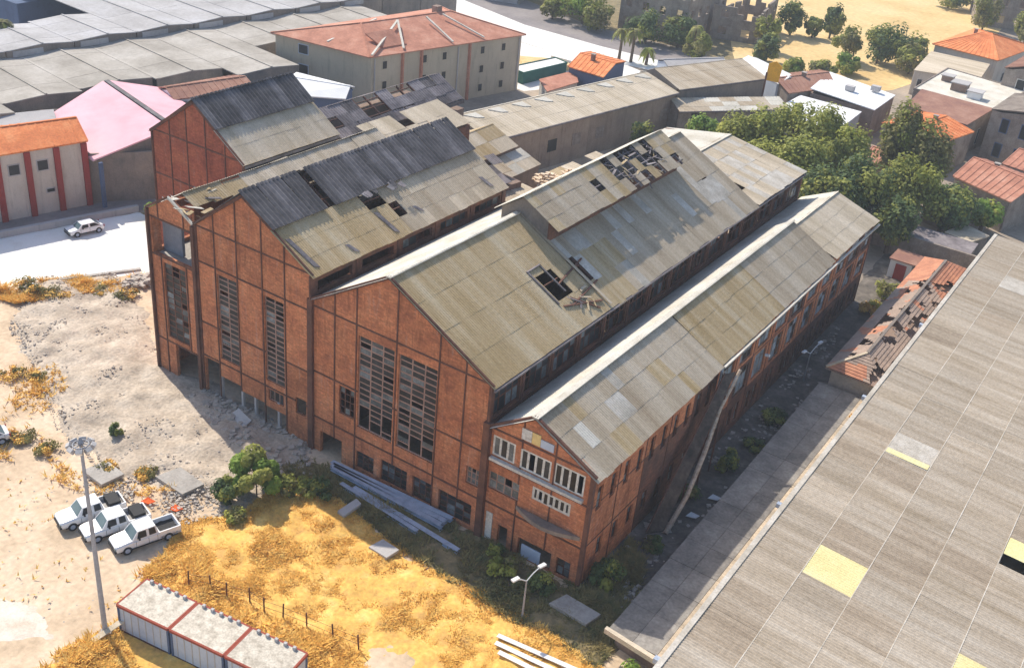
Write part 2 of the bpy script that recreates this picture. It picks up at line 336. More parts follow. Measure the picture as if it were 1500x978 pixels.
# ------------------------------------------------------------------ ground
def inpoly(x, y, P):
    c = False; n = len(P); j = n - 1
    for i in range(n):
        if (P[i][1] > y) != (P[j][1] > y) and x < (P[j][0] - P[i][0]) * (y - P[i][1]) / (P[j][1] - P[i][1]) + P[i][0]: c = not c
        j = i
    return c
def sdist(x, y, P):
    d = 1e9; n = len(P)
    for i in range(n):
        ax, ay = P[i]; bx, by = P[(i + 1) % n]; vx, vy = bx - ax, by - ay
        t = max(0, min(1, ((x - ax) * vx + (y - ay) * vy) / (vx * vx + vy * vy + 1e-9)))
        d = min(d, math.hypot(x - ax - vx * t, y - ay - vy * t))
    return d if inpoly(x, y, P) else -d
def nz(x, y, s, seed=0): return noise.noise(Vector((x * s, y * s, seed * 7.3)))
def height_patch(name, P, res, amp, sc, m, z0=.02, ragged=1.2, fade=2.0):
    xs = [p[0] for p in P]; ys = [p[1] for p in P]; x0, y0 = min(xs) - 1, min(ys) - 1
    nx, ny = int((max(xs) + 1 - x0) / res), int((max(ys) + 1 - y0) / res); idx = {}; b = MB(); D = {}
    for i in range(nx + 1):
        for j in range(ny + 1):
            x, y = x0 + i * res, y0 + j * res; D[i, j] = sdist(x, y, P) + ragged * (nz(x, y, .35, 3) + .5 * nz(x, y, 1.1, 4))
    def vert(i, j):
        if (i, j) not in idx:
            x, y = x0 + i * res, y0 + j * res; f = max(0, min(1, D[i, j] / fade)); f = f * f * (3 - 2 * f)
            h = (nz(x, y, sc, 1) * .6 + .4 + nz(x, y, sc * 2.7, 2) * .35 + nz(x, y, sc * 7, 5) * .15)
            idx[i, j] = len(b.v); b.v.append((x, y, -.06 + (z0 + .06) * min(1, max(0, D[i, j] / .5)) + f * amp * max(0, h)))
        return idx[i, j]
    for i in range(nx):
        for j in range(ny):
            if min(D[i, j], D[i + 1, j], D[i, j + 1], D[i + 1, j + 1]) > -.3:
                b.f.append((vert(i, j), vert(i + 1, j), vert(i + 1, j + 1), vert(i, j + 1)))
    o = b.build(name, m, None, kind='structure')
    for p in o.data.polygons: p.use_smooth = True
    return o
def flat_patch(name, P, z, m):
    b = MB(); b.add([(x, y, z) for x, y in P], [tuple(range(len(P)))]); o = b.build(name, m, None, kind='structure')
    return o
flat_patch('ground', [(-1500, -600), (1500, -600), (1500, 2400), (-1500, 2400)], 0, TOWNG)
flat_patch('dirt_ground', [(-75, -90), (40, -90), (40, -5), (28, -2), (26, 64), (-20, 112), (-34, 60), (-49, 24), (-61, 3)], .006, SAND)
height_patch('concrete_lot', [(-48, -8), (-43, -2.2), (-40.5, 4.5), (-38.2, 10.5), (-34.0, 11.5), (-33.8, 23), (-52, 23), (-57.5, 5), (-66, -9)], .5, .02, .3, LOT, z0=.03, ragged=.5)
height_patch('pale_track', [(-8, -31), (-2.5, -27.6), (1.0, -27.2), (3.0, -28.3), (1.8, -30), (-2, -32.5), (-18, -46), (-25, -40)], .35, .03, .5, mat('pale_dust', (.72, .63, .53), (.60, .50, .39), (.78, .71, .62), s=.5, rnd=0, fine=.15), z0=.03, ragged=1.0)
height_patch('alley_ground', [(28.2, -3), (34.4, -4.6), (34.2, 41), (34, 90), (26, 92), (27, 66)], .5, .2, .5, SHADESOIL, z0=.03, ragged=.3)
RUB = [(-45, 3), (-40, 9.5), (-34, 8), (-20.6, 1), (-13, 1.5), (0, .5), (2.5, -4), (2, -9.5), (-4.5, -12.5), (-11, -14.5), (-19, -13), (-28, -9), (-38, -5)]
height_patch('rubble_ground', RUB, .34, .55, .3, GRAVEL)
STR = [(1, -17.5), (-.8, -14), (2.2, -11), (1.5, -4.6), (6, -4), (12.5, -4.8), (18, -5.6), (26, -5.2), (34, -6), (38, -14), (24, -22), (17.5, -20), (12, -19.5), (3.5, -21.5)]
height_patch('straw_ground', STR, .34, .4, .4, STRAWG, z0=.03)
OLV = [(1, -1.2), (-1, -7.5), (2.5, -6), (8, -4), (13, -5.2), (20, -6), (27, -6.5), (34, -6.5), (33.2, 1), (31, 6), (28.8, 8), (28.6, .2), (18, -.1)]
height_patch('scrub_ground', OLV, .34, .3, .5, OLIVEG, z0=.045)
flat_patch('scrub_strip', [(-200, 216), (-98, 172), (-66, 160.5), (-40, 160.5), (-28, 157), (-24, 150), (-33, 166), (-60, 230), (-200, 330)], .018, OLIVEG)
flat_patch('golden_field', [(-75, 250), (-33, 166), (-24, 150), (-8, 148), (2, 168), (8, 205), (0, 330), (20, 700), (-250, 700)], .02, FIELD)
flat_patch('white_road', [(-115, 131), (-87, 137), (-60, 134), (-44, 138), (-37, 139), (-30, 141), (-30, 146.5), (-38, 147), (-55, 146.5), (-76, 148), (-100, 156), (-180, 190), (-180, 175)], .02, LOT)
flat_patch('white_yard', [(-110, 118), (-48, 106), (-43, 118), (-36, 135), (-44, 138), (-62, 134), (-88, 137)], .014, LOT)
flat_patch('railway_track_bed', [(-30, 146.5), (-38, 147), (-55, 146.5), (-76, 148), (-100, 156), (-200, 196), (-200, 215), (-98, 172), (-66, 160), (-40, 160), (-28, 156)], .016, ASPH)
flat_patch('white_forecourt', [(-200, 80), (-103, 42), (-106, 60), (-106, 62), (-135, 80), (-200, 110)], .014, LOT)

# ------------------------------------------------------------------ MAIN HALL (C)
X3 = 18.72
hall = thing('factory_hall', 'largest brick hall in the middle, its long grey roof carrying a raised roof monitor', 'factory hall', (9.36, 32, 0))
RX, RZ, EL, ER = 8.35, 20.25, 15.2, 14.74
sl_r = (RZ - ER) / (X3 - RX); sl_l = (RZ - EL) / RX
hC = [(-sl_l, 1, EL), (sl_r, 1, RZ + sl_r * RX)]
wC1 = (5.2, 9.05, 4.7, 13.8); wC2 = (9.5, 13.45, 4.7, 13.8)
wins = [wC1, wC2, (3.1, 4.85, 5.2, 8.05), (16.9, 18.25, 4.6, 6.3), (.95, 3.5, 0, 2.3), (5.2, 7.2, .4, 2.2), (8.0, 10.9, .4, 2.6), (11.5, 13.5, .4, 2.6), (14.3, 17.7, .4, 2.6)]
P0 = (0, 0, 0); UX = (1, 0, 0); NF = (0, -1, 0); NB = (0, 1, 0)
facade(hall, P0, UX, NF, [0, 2.6, 5.0, 9.27, 13.6, 16.2, X3], [0, 3.6, 8.3, 14.7, 20.3], wins, hC)
br1 = {(0, 0), (0, 1), (1, 0), (0, 2), (1, 1), (2, 2), (2, 3), (0, 3)}; br2 = {(2, 0), (2, 1), (1, 0), (0, 0), (1, 1), (1, 2), (0, 2), (2, 3)}
window(hall, P0, UX, NF, wC1, 3, 16, broken=lambda i, j: (i, j) in br1, miss=.06, gm2=GLASS_B, bar=.13)
window(hall, P0, UX, NF, wC2, 3, 16, broken=lambda i, j: (i, j) in br2, miss=.06, gm2=GLASS_B, bar=.13)
window(hall, P0, UX, NF, (3.1, 4.85, 5.2, 8.05), 3, 4, miss=.6, gm=GLASS_B, fm=STEEL)
window(hall, P0, UX, NF, (16.9, 18.25, 4.6, 6.3), 3, 3, miss=.4, gm=GLASS_B, fm=MUNTIN)
for wn, n in (((5.2, 7.2, .4, 2.2), 3), ((8.0, 10.9, .4, 2.6), 4), ((11.5, 13.5, .4, 2.6), 3), ((14.3, 17.7, .4, 2.6), 4)):
    window(hall, P0, UX, NF, wn, n, 4, miss=.2, gm=GLASS_D, gm2=GLASS_B, fm=STEEL, bar=.07)
# verge trim along the gable
MB().beam((-.15, -.14, EL - .05), (RX, -.14, RZ + .03), .16, .34).build('verge_board', STEEL, hall)
MB().beam((RX + .02, -.14, RZ + .02), (X3 + .2, -.14, ER - .08), .16, .34).build('verge_board', STEEL, hall)
MB().box(-.32, .22, -.3, .2, 0, 15.3).build('corner_post', STEEL, hall)
MB().box(X3 - .3, X3 + .3, -.42, .2, 0, 11.4).build('corner_post', STEEL, hall)
MB().box(X3 - .17, X3 + .12, -.2, .2, 11.4, 14.5).build('corner_post', STEEL, hall)
# side walls: right wall above the low wing, left wall
ss = [i * 4.333 for i in range(16)]
rw = [(s + .35, s + 4.0, 11.6, 14.3) for s in ss[:-1]]
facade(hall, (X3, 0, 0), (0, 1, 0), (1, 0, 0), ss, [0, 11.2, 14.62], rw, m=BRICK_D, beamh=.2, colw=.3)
for k, wn in enumerate(rw):
    window(hall, (X3, 0, 0), (0, 1, 0), (1, 0, 0), wn, 4, 2, miss=.15 if k < 4 else .45, gm=GLASS_D, gm2=GLASS_B, fm=STEEL, bar=.12)
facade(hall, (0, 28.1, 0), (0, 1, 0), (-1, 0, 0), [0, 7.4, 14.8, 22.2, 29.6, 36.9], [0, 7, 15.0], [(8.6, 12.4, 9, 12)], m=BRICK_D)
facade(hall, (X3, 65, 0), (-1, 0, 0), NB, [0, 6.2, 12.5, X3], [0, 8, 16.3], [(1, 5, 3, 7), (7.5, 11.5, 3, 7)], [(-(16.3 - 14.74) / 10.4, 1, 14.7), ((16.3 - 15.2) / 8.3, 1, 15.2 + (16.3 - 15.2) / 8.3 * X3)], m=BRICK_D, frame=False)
# roofs. right slope front section
ov = .35
def ptC(x, y):
    return (x, y, RZ - sl_r * (x - RX)) if x >= RX else (x, y, RZ - sl_l * (RX - x))
def eC(y): return ptC(X3 + ov, y)
hs1 = {(6, 1), (6, 2), (5, 2), (7, 0)}
holesC = {(5, 1), (6, 1), (8, 0), (7, 1), (5, 2)}
roof(hall, eC(-.3), eC(17.8), ptC(RX, -.3), 15, 4, [R_OLIVE], holes={(11, 1), (12, 1)}, ribs=5, slip=.05)
roof(hall, eC(17.85), eC(50.6), ptC(RX, 17.85), 28, 4, [R_GREY, R_OLIVE, R_PALEG], lift=-.03, holes={(0, 1)}, ribs=5, jit=.012, slip=.35, pick=lambda i, j: 1 if (i < 6 and j < 2 and R() < .7) else (2 if R() < .12 + .25 * max(0, nz(i * .9, j * 2.0, .35, 6)) else 0))
MB().prism([(RX + .1, 17.65, RZ + .12), (RX + .1, 18.0, RZ + .12), (X3 + .2, 18.0, ER + .16), (X3 + .2, 17.65, ER + .16)], (0, 0, .05)).build('flashing', R_GREY, hall)
roof(hall, (X3 + ov, 50.6, 14.65), (X3 + ov, 65.4, 14.65), (RX, 50.6, 16.5), 12, 4, [R_BEIGE, R_PALEG], holes={(1, 1)}, ribs=5, jit=.012, slip=.15)
roof(hall, (-.1, 50.6, 15.1), (-.1, 65.4, 15.1), (RX, 50.6, 16.5), 6, 1, [R_CREAM], ribs=10)
roof(hall, (.05, -.3, EL), (.05, 50.5, EL), (RX, -.3, RZ), 20, 2, [R_CREAM], ribs=9, lift=.02)  # left slope paler than the right: sunlight put into the sheet colour
MB().beam((RX, -.3, RZ + .1), (RX, 17.8, RZ + .1), .5, .1).build('ridge_cap', R_CREAM, hall)
facade(hall, (X3, 50.6, 0), (-1, 0, 0), NB, [0, X3], [14.8, 20.2], [], [(-sl_r, 1, ER - .1), (sl_l, 1, RZ - .1 + sl_l * (X3 - RX))], m=BRICK_D, frame=False)
rafters(hall, ptC(X3, 0), ptC(X3, 50.4), ptC(RX, 0), 16, 6)
rafters(hall, (0.2, 0.2, EL), (.2, 50.4, EL), (RX, .2, RZ), 12, 4)
# monitor
mo = MB(); MX0, MX1, ME, MR, MY0, MY1, MRX = 6.5, 11.7, 20.45, 22.1, 17.9, 43.6, 8.95
MB().prism([ptC(MX1, MY0), ptC(MX1, MY1), (MX1, MY1, ME), (MX1, MY0, ME)], (-.12, 0, 0)).build('monitor_wall', BRICK_D, hall)  # dark brick puts the shade below the eave into the colour
MB().prism([ptC(MX0, MY0), ptC(MX0, MY1), (MX0, MY1, ME), (MX0, MY0, ME)], (.12, 0, 0)).build('monitor_wall', GREYB, hall)
for y in (MY0, MY1 - .12):
    MB().prism([(MX0 + .13, y, ptC(MX0, 0)[2]), (RX, y, RZ - .3), (MX1 - .13, y, ptC(MX1, 0)[2]), (MX1 - .13, y, ME), (MRX, y, MR - .1), (MX0 + .13, y, ME)], (0, .12, 0)).build('monitor_gable', GREYB, hall)
mh = {(i, j) for i in range(10, 17) for j in range(0, 3)} - {(10, 0), (16, 0), (13, 1), (11, 2), (15, 2), (14, 0), (12, 0)}; mh |= {(7, 1), (18, 0)}
roof(hall, (12.95, MY0 - .5, 20.0), (12.95, MY1 + .3, 20.0), (MRX, MY0 - .5, MR + .07), 20, 3, [R_OLIVE, R_GREY, R_GREY], holes=mh, ribs=6, jit=.02, slip=.15, name='monitor_sheet')
roof(hall, (MX0 - .5, MY0 - .5, ME - .35), (MX0 - .5, MY1 + .3, ME - .35), (MRX, MY0 - .5, MR + .07), 14, 1, [R_CREAM], ribs=8, name='monitor_sheet')
rafters(hall, (12.8, MY0, 20.0), (12.8, MY1, 20.0), (MRX, MY0, MR), 20, 5, m=R_PURP, drop=.15)
for k in range(26):
    a = V(U(MRX + .5, MX1 + .9), U(30.5, 40), 0); a.z = MR - (a.x - MRX) * .52 + .02
    b = a + V(U(-1.3, 1.3), U(-2, 2), 0); b.z = MR - (b.x - MRX) * .52 + U(-.5, .12)
    MB().beam(a, b, U(.08, .3), .04).build('broken_lath', R_PURP if k % 3 else R_OLIVE, hall)
# bent frame pieces round the hole in the olive slope
for a, b in (((13.2, 12.6), (16.6, 12.6)), ((13.2, 14.5), (16.0, 14.5)), ((13.1, 12.5), (13.1, 14.6)), ((15.2, 14.5), (14.4, 19.6)), ((16.6, 14.4), (18.6, 16.4)), ((16.9, 12.9), (18.2, 17.4)), ((17.2, 14), (16.6, 19))):
    p = V(*ptC(a[0], a[1])) + V(0, 0, .12); q = V(*ptC(b[0], b[1])) + V(0, 0, .16); MB().beam(p, q, .16, .1).build('bent_purlin', R_PURP if a[0] < 14 else STEEL, hall)
for k in range(8):
    a = V(*ptC(U(16.0, 18.2), U(14.6, 16.6))) + V(0, 0, .14); b = a + V(U(-1, 1), U(-1.2, 1.2), 0); b.z = ptC(b.x, 0)[2] + .2
    MB().prism([a, a + V(.25, .05, -.08), b + V(.2, 0, -.05), b], (0, 0, .03)).build('sheet_fragment', [R_GREY, R_PURP, R_OLIVE][k % 3], hall)
MB().beam((X3 + .42, -.3, ER - .32), (X3 + .42, 65, ER - .32), .2, .16).build('gutter', R_PURP, hall)

# ------------------------------------------------------------------ TALL HALL (B)
XB = -14.04; BRX, BRZ, BE = -7.85, 22.15, 17.6
tall = thing('factory_hall', 'tall brick hall left of the main hall with two slit windows, roof half dark', 'factory hall', (-7, 14, 0))
sR = (BRZ - BE) / (0 - BRX); sL = (BRZ - BE) / (BRX - XB)
P0 = (XB, 0, 0)
hB = [(-sL, 1, BE), (sR, 1, BRZ + sR * (BRX - XB))]
wb1 = (2.45, 4.95, 4.7, 13.5); wb2 = (8.35, 10.7, 4.85, 13.5)
gap = [(.2, 2.3, 0, 4.0), (2.3, 5.0, 0, 2.7), (5.0, 8.2, 0, 2.2), (8.2, 10.9, 0, 2.0), (8.6, 10.5, 2.8, 4.0), (12.0, 13.3, 2.9, 4.6)]
facade(tall, P0, UX, NF, [0, 2.3, 5.1, 8.2, 10.9, 14.0], [0, 4.2, 7.8, 14.0, 17.5, 22.3], [wb1, wb2] + gap, hB)
window(tall, P0, UX, NF, wb1, 2, 17, miss=.1, gm2=GLASS_B, bar=.13)
window(tall, P0, UX, NF, wb2, 2, 17, miss=.12, gm2=GLASS_B, bar=.13)
window(tall, P0, UX, NF, (8.6, 10.5, 2.8, 4.0), 3, 1, miss=.3, gm=GLASS_D, fm=MUNTIN)
window(tall, P0, UX, NF, (12.0, 13.3, 2.9, 4.6), 1, 1, miss=1, fm=STEEL)
for s in (2.3, 5.1, 6.8, 9.8): MB().box(XB + s - .12, XB + s + .12, .02, .28, 0, 2.9 if s > 3 else 3.9).build('concrete_post', GREYW, tall)
MB().beam((XB - .1, -.13, BE), (BRX, -.13, BRZ + .03), .16, .28).build('verge_board', STEEL, tall)
MB().beam((BRX + .02, -.13, BRZ + .02), (.25, -.13, BE - .1), .16, .28).build('verge_board', STEEL, tall)
sb = [0, 5.6, 11.2, 16.8, 22.4, 28]
swn = [(s + .7, s + 5, 15.75, 16.7) for s in sb[:-1]]
facade(tall, (0, 0, 0), (0, 1, 0), (1, 0, 0), sb, [15.25, 17.45], swn, m=BRICK_D, colw=.4)
for wn in swn[2:]: window(tall, (0, 0, 0), (0, 1, 0), (1, 0, 0), wn, 4, 1, miss=.3, gm=GLASS_D, gm2=GLASS_B, fm=STEEL)
facade(tall, (0, 28, 0), (-1, 0, 0), NB, [0, 7, 14.04], [0, 8, 22.2], [(2, 5, 4, 12), (9, 12, 4, 12)], [(-sR, 1, BE), (sL, 1, BRZ + sL * (-BRX))], m=BRICK_D, frame=False)
facade(tall, (0, .4, 0), (0, 1, 0), (-1, 0, 0), [0, 27.5], [0, 15.2], [], m=BRICK_D, frame=False)
XM = -4.3; ZM = BRZ - sR * (XM - BRX)
ld = {(k, 0) for k in ()}
roof(tall, (.4, -.35, BE - .2), (.4, 28.3, BE - .2), (XM, -.35, ZM + .02), 24, 3, [R_GREY, R_OLIVE, R_BEIGE], holes={(9, 2), (10, 2), (11, 1)}, ribs=5, jit=.008, slip=.1, pick=lambda i, j: 1 if i < 11 else (2 if i > 12 and R() < .3 else 0))
roof(tall, (XM + .25, -.35, ZM + .22), (XM + .25, 28.3, ZM + .22), (BRX, -.35, BRZ + .4), 30, 1, [R_DARK], ribs=2, amp=.12, jit=.015, holes={(7, 0)})
roof(tall, (XB - .1, -.35, BE - .1), (XB - .1, 28.3, BE - .1), (BRX, -.35, BRZ + .35), 12, 3, [R_DARK], ribs=6)
rafters(tall, (0, .1, BE), (0, 27.8, BE), (BRX, .1, BRZ), 8, 5)
for (y, x0, x1) in ((10.5, -.2, -2.4), (25.6, -.4, -1.6), (5, -.1, -.9), (.2, -.3, -3.2), (15, -1, -1.6)):
    MB().prism([(x1, y, BE - sR * x1 + .1), (x1 + .2, y + .35, BE - sR * x1 + .1), (x0 + .2, y + .9, BE - sR * x0 - .02), (x0, y + .4, BE - sR * x0 + .12)], (0, 0, .06)).build('split_sheet', R_PURP, tall)
for k in range(9):
    x = U(-4.6, -3.2); y = U(10.5, 15); MB().prism([(x, y, ZM + .3), (x + .6, y + .2, ZM + .05), (x + .5, y + .7, ZM + .1), (x - .1, y + .6, ZM + .4)], (0, 0, .04)).build('sheet_fragment', [R_PURP, R_DARK][k % 2], tall)

# ------------------------------------------------------------------ NARROW BAY (A)
XA = -20.44
bay = thing('factory_bay', 'narrow brick bay at the left end with one tall window and an open top floor', 'factory bay', (-17, 14, 0))
P0 = (XA, 0, 0); AR = 19.0; ws = -14.3 - XA
wa = (1.6, 4.6, 4.2, 12.2)
hA = [(-(AR - 17.1) / 3.1, 1, 17.1), ((AR - 17.3) / 3.04, 1, AR + (AR - 17.3) / 3.04 * 3.1)]
facade(bay, P0, UX, NF, [0, 1.4, 4.8, ws], [0, 3.7, 12.7, 16.5, 19.2], [wa, (2.5, ws, 0, 3.6), (.25, ws - .1, 12.8, 16.5)], hA)
window(bay, P0, UX, NF, wa, 3, 13, miss=.35, gm=GLASS_D, gm2=GLASS_B, bar=.13, fm=STEEL)
MB().box(XA - .12, XA + .12, -.28, .12, 0, 17.2).build('corner_post', STEEL, bay)
MB().box(-14.5, -14.12, -.3, .15, 0, 17.3).build('corner_post', STEEL, bay)
facade(bay, (XA, 0, 0), (0, 1, 0), (-1, 0, 0), [0, 5.8, 11.6], [0, 7.8, 12.7, 17.0], [(1, 5, 13, 16.3)], m=BRICK)
MB().box(XA + .4, XA + 3.0, 1.2, 1.5, 12.7, 16.9).build('inner_wall', mat('blue_grey_plaster', (.20, .22, .27), (.15, .17, .21), (.25, .27, .31)), bay)
MB().box(XA + .3, -14.3, .4, 27.8, 12.3, 12.6).build('upper_floor', CONC, bay)
for a in (1.9, 3.4): MB().beam((XA + a, .1, 16.9), (XA + a, .1, 18.2), .12).build('gable_stud', STEEL, bay)
roof(bay, (-14.0, 1.4, 17.35), (-14.0, 28.2, 17.35), (-17.3, 1.4, 19.1), 12, 2, [R_OLIVE, R_BEIGE, R_BEIGE], holes={(0, 0), (1, 0)}, ribs=8, jit=.05, slip=.4, pick=lambda i, j: 0 if i < 3 else 1)
roof(bay, (XA, 1.4, 17.2), (XA, 28.2, 17.2), (-17.3, 1.4, 19.1), 12, 1, [R_CREAM], ribs=8)
roof(bay, (-15.2, 28.4, 16.9), (-15.2, 43, 16.9), (-20.2, 28.4, 18.4), 8, 2, [R_BEIGE], ribs=8, holes={(3, 1)}, jit=.03)
MB().box(-20.3, -15.3, 28.4, 43, 0, 16.6).build('rear_wall_block', BRICK_D, bay)
for k in range(26):
    x = U(-19.5, -14.4); y = U(.1, 3.5); z = 17.4 + (x + 14) * -.45 * (1 if x > -17.3 else 0) + (0 if x > -17.3 else (x + 20.4) * .45)
    a = V(x, y, z); b = a + V(U(-1.2, 1.2), U(-1, 1.5), U(-.2, .25))
    MB().prism([a, a + V(.4, .1, -.05), b + V(.4, 0, -.05), b], (0, 0, .05)).build('roof_debris', [R_OLIVE, R_CREAM, R_PURP][k % 3], bay)
MB().beam((-17.4, -.1, 19.15), (-14.3, -.1, 17.45), .2, .2).build('verge_board', R_CREAM, bay)
MB().beam((XA - .1, -.1, 17.25), (-17.35, -.1, 19.15), .2, .2).build('verge_board', STEEL, bay)

# ------------------------------------------------------------------ REAR HALL (E)
rear = thing('factory_hall', 'rear brick hall set back at the upper left, windowless gable and dark upper roof', 'factory hall', (-27, 18, 0))
EY = 11.8; EX0, EX1 = -34.0, -20.44; ERX = -27.2; ERZ = 22.9; EE = 18.2; EYB = 25.6
sE = (ERZ - EE) / (EX1 - ERX)
facade(rear, (EX0, EY, 0), UX, NF, [0, 2.8, 5.4, 8.2, 11.0, EX1 - EX0], [0, 8, 13.6, 18.4, 23], [], [(-sE, 1, EE), (sE, 1, ERZ + sE * (ERX - EX0))], m=BRICK_R)
facade(rear, (EX0, EY, 0), (0, 1, 0), (-1, 0, 0), [0, 7, 13.8], [0, 9, 18], [], m=BRICK_R)
facade(rear, (EX1, EYB, 0), (-1, 0, 0), NB, [0, EX1 - EX0], [0, 22.8], [], [(-sE, 1, EE), (sE, 1, ERZ + sE * (EX1 - ERX))], m=BRICK_D, frame=False)
XN = -24.1; ZN = ERZ - sE * (XN - ERX)
roof(rear, (EX1 + .25, EY - .3, EE), (EX1 + .25, EYB, EE), (XN, EY - .3, ZN), 7, 2, [R_BEIGE], ribs=9, jit=.01)
roof(rear, (XN + .2, EY - .3, ZN + .2), (XN + .2, EYB, ZN + .2), (ERX, EY - .3, ERZ + .35), 14, 1, [R_DARK], ribs=2, amp=.12)
roof(rear, (EX0 - .2, EY - .3, EE - .1), (EX0 - .2, EYB, EE - .1), (ERX, EY - .3, ERZ + .35), 7, 2, [R_DARK], ribs=8)
MB().beam((EX0 - .1, EY - .16, EE), (ERX, EY - .16, ERZ + .05), .16, .3).build('verge_board', STEEL, rear)
MB().beam((ERX + .02, EY - .16, ERZ + .04), (EX1 + .2, EY - .16, EE), .16, .3).build('verge_board', STEEL, rear)
MB().beam((EX1 + .1, EY, EE - .3), (EX1 + .1, EYB, EE - .3), .2, .3).build('gutter', R_DARK, rear)
ruin2 = thing('ruined_annex', 'gutted rear annex with holes torn in its dark sheet roof behind the rear hall', 'ruined building', (-23, 36, 0))
MB().box(-30, -20.6, EYB + .3, 49, 0, 16.0).build('wall_block', BROWNW, ruin2)
eh = {(i, j) for i in range(11) for j in range(3) if R() < .30} - {(9, 0), (9, 1), (9, 2), (7, 1), (6, 1)} | {(3, 1), (4, 1), (3, 2), (4, 2)}
roof(ruin2, (-20.5, EYB + .6, 17.4), (-20.5, 48.5, 17.4), (-24.6, EYB + .6, 19.6), 11, 3, [R_PURP], holes=eh, ribs=5, jit=.07, slip=.4, amp=.1)
rafters(ruin2, (-20.6, EYB + .8, 17.4), (-20.6, 48.3, 17.4), (-24.6, EYB + .8, 19.6), 11, 4, drop=.12)
roof(ruin2, (-30, EYB + .6, 17.0), (-30, 48.5, 17.0), (-24.6, EYB + .6, 19.6), 11, 2, [R_PURP], holes=eh, ribs=5)
MB().beam((-20.45, EYB + .5, 17.05), (-20.45, 48.6, 17.05), .2, .5).build('fascia', R_DARK, ruin2)
tb = thing('ruined_shed', 'small tan roofed block with a dark lean-to roof behind the gutted annex', 'shed', (-20, 53, 0))
MB().box(-24.5, -17.5, 49.2, 57, 0, 9.9).build('wall_block', BROWNW, tb)
roof(tb, (-17.2, 49.0, 9.9), (-17.2, 57.2, 9.9), (-21.5, 49, 11.8), 4, 2, [R_OLIVE, R_BEIGE], ribs=8)
roof(tb, (-24.8, 49.0, 10.1), (-24.8, 57.2, 10.1), (-21.5, 49, 11.8), 4, 2, [R_OLIVE], ribs=8)
MB().box(-17.3, -14.2, 51, 58, 0, 8.0).build('annex_wall', GREYB, tb)
roof(tb, (-14.0, 50.8, 8.0), (-14.0, 58.2, 8.0), (-17.4, 50.8, 9.3), 4, 2, [R_CREAM, R_BEIGE], ribs=8)

# broken low roofs in the inner yard
py = thing('broken_shed_roof', 'low purplish grey broken shed roof in the yard behind the tall hall', 'shed', (-10, 42, 0))
def lowshed(par, pts, z0, z1, nu, nv, mats, wall, holes=()):
    b = MB(); b.prism([(x, y, 0) for x, y in pts], (0, 0, z0 - .3)); b.build('wall', wall, par)
    (a, b_, c, d) = pts
    roof(par, (*a, z0), (*b_, z0), (*d, z1), nu, nv, mats, holes=holes, ribs=6, jit=.03)
lowshed(py, [(-11.5, 34.5), (-9.5, 46.5), (-14.6, 47.5), (-16.5, 35.5)], 10.4, 12.0, 7, 3, [R_PURP, R_PURP, R_GREY], BROWNW, {(3, 1), (4, 1), (1, 2), (5, 2), (4, 2), (6, 0)})
ps = thing('flat_roof_shed', 'tan flat roofed outbuilding between the main hall and the long rear building', 'shed', (-6, 55, 0))
lowshed(ps, [(-2.0, 41), (-1.5, 64), (-9.0, 65), (-10, 42)], 8.6, 9.4, 8, 3, [R_BEIGE, R_GREY, R_OLIVE], BROWNW, {(5, 0), (2, 2), (6, 2)})
for k, (x, y, z, s, lb) in enumerate(((-8.5, 51, 9.2, 1.9, 'heap of tan rubble on the flat roofed outbuilding, nearest one'), (-7.5, 55, 9.1, 1.3, 'small heap of tan rubble on the far part of the outbuilding roof'))):
    b = MB()
    for q in range(90):
        a = U(0, 6.28); r = s * math.sqrt(R()); h = (s - r) * .6 * R(); c = V(x + r * math.cos(a), y + r * math.sin(a), z + h); e = U(.12, .3)
        b.prism([c + V(-e, -e * U(.5, 1), 0), c + V(e, -e * .6, 0), c + V(e * .8, e, .05), c + V(-e, e * .8, 0)], (U(-.05, .05), U(-.05, .05), e))
    tag(b.build('rubble_heap', SAND), lb, 'rubble heap')

# ------------------------------------------------------------------ LOW WING (D)
wing = thing('factory_wing', 'lower brick wing on the right with white framed office windows and a long pale ridge', 'factory wing', (23.5, 33, 0))
X4 = 28.32; DX, DR, DE = 22.95, 13.7, 10.95
s1 = (DR - DE) / (X4 - DX); s0 = (DR - 10.9) / (DX - X3)
P0 = (X3, 0, 0); WD = X4 - X3
hD = [(-s0, 1, 10.9), (s1, 1, DR + s1 * (DX - X3))]
dw = [(.5, 2.6, 8.55, 10.4), (3.1, 5.9, 8.5, 10.35), (6.2, 8.9, 8.55, 10.5), (.35, 3.3, 5.2, 6.9), (4.5, 8.0, 6.2, 7.4), (.5, 1.15, .1, 2.9), (1.7, 2.65, 0, 2.1), (3.7, 6.9, .1, 1.9), (7.4, 8.7, .2, 1.9)]
facade(wing, P0, UX, NF, [0, 3.2, 6.2, WD], [0, 3.8, 7.9, 11.0, 13.8], dw, hD, beamh=.16, colw=.16)
for wn, n in ((dw[0], 3), (dw[1], 4), (dw[2], 4)):
    window(wing, P0, UX, NF, wn, n, 1, fm=WOODW, gm=GLASS_D, gm2=GLASS_B, bar=.2, outer=.16, miss=.12, depth=.02)
window(wing, P0, UX, NF, dw[3], 4, 2, fm=MUNTIN, gm=GLASS_B, gm2=GLASS_D, miss=.2)
window(wing, P0, UX, NF, dw[4], 7, 1, fm=WOODW, gm=GLASS_D, bar=.2, outer=.2, miss=.1, depth=.02)
window(wing, P0, UX, NF, dw[8], 2, 2, fm=STEEL, gm=GLASS_B, miss=.1)
MB().box(X3 + .52, X3 + 1.13, -.05, .06, .12, 2.88).build('white_door', WOODW, wing)
MB().box(X3 + 4.1, X3 + 5.9, .02, .12, .1, 1.35).build('shutter', BLUEW, wing)
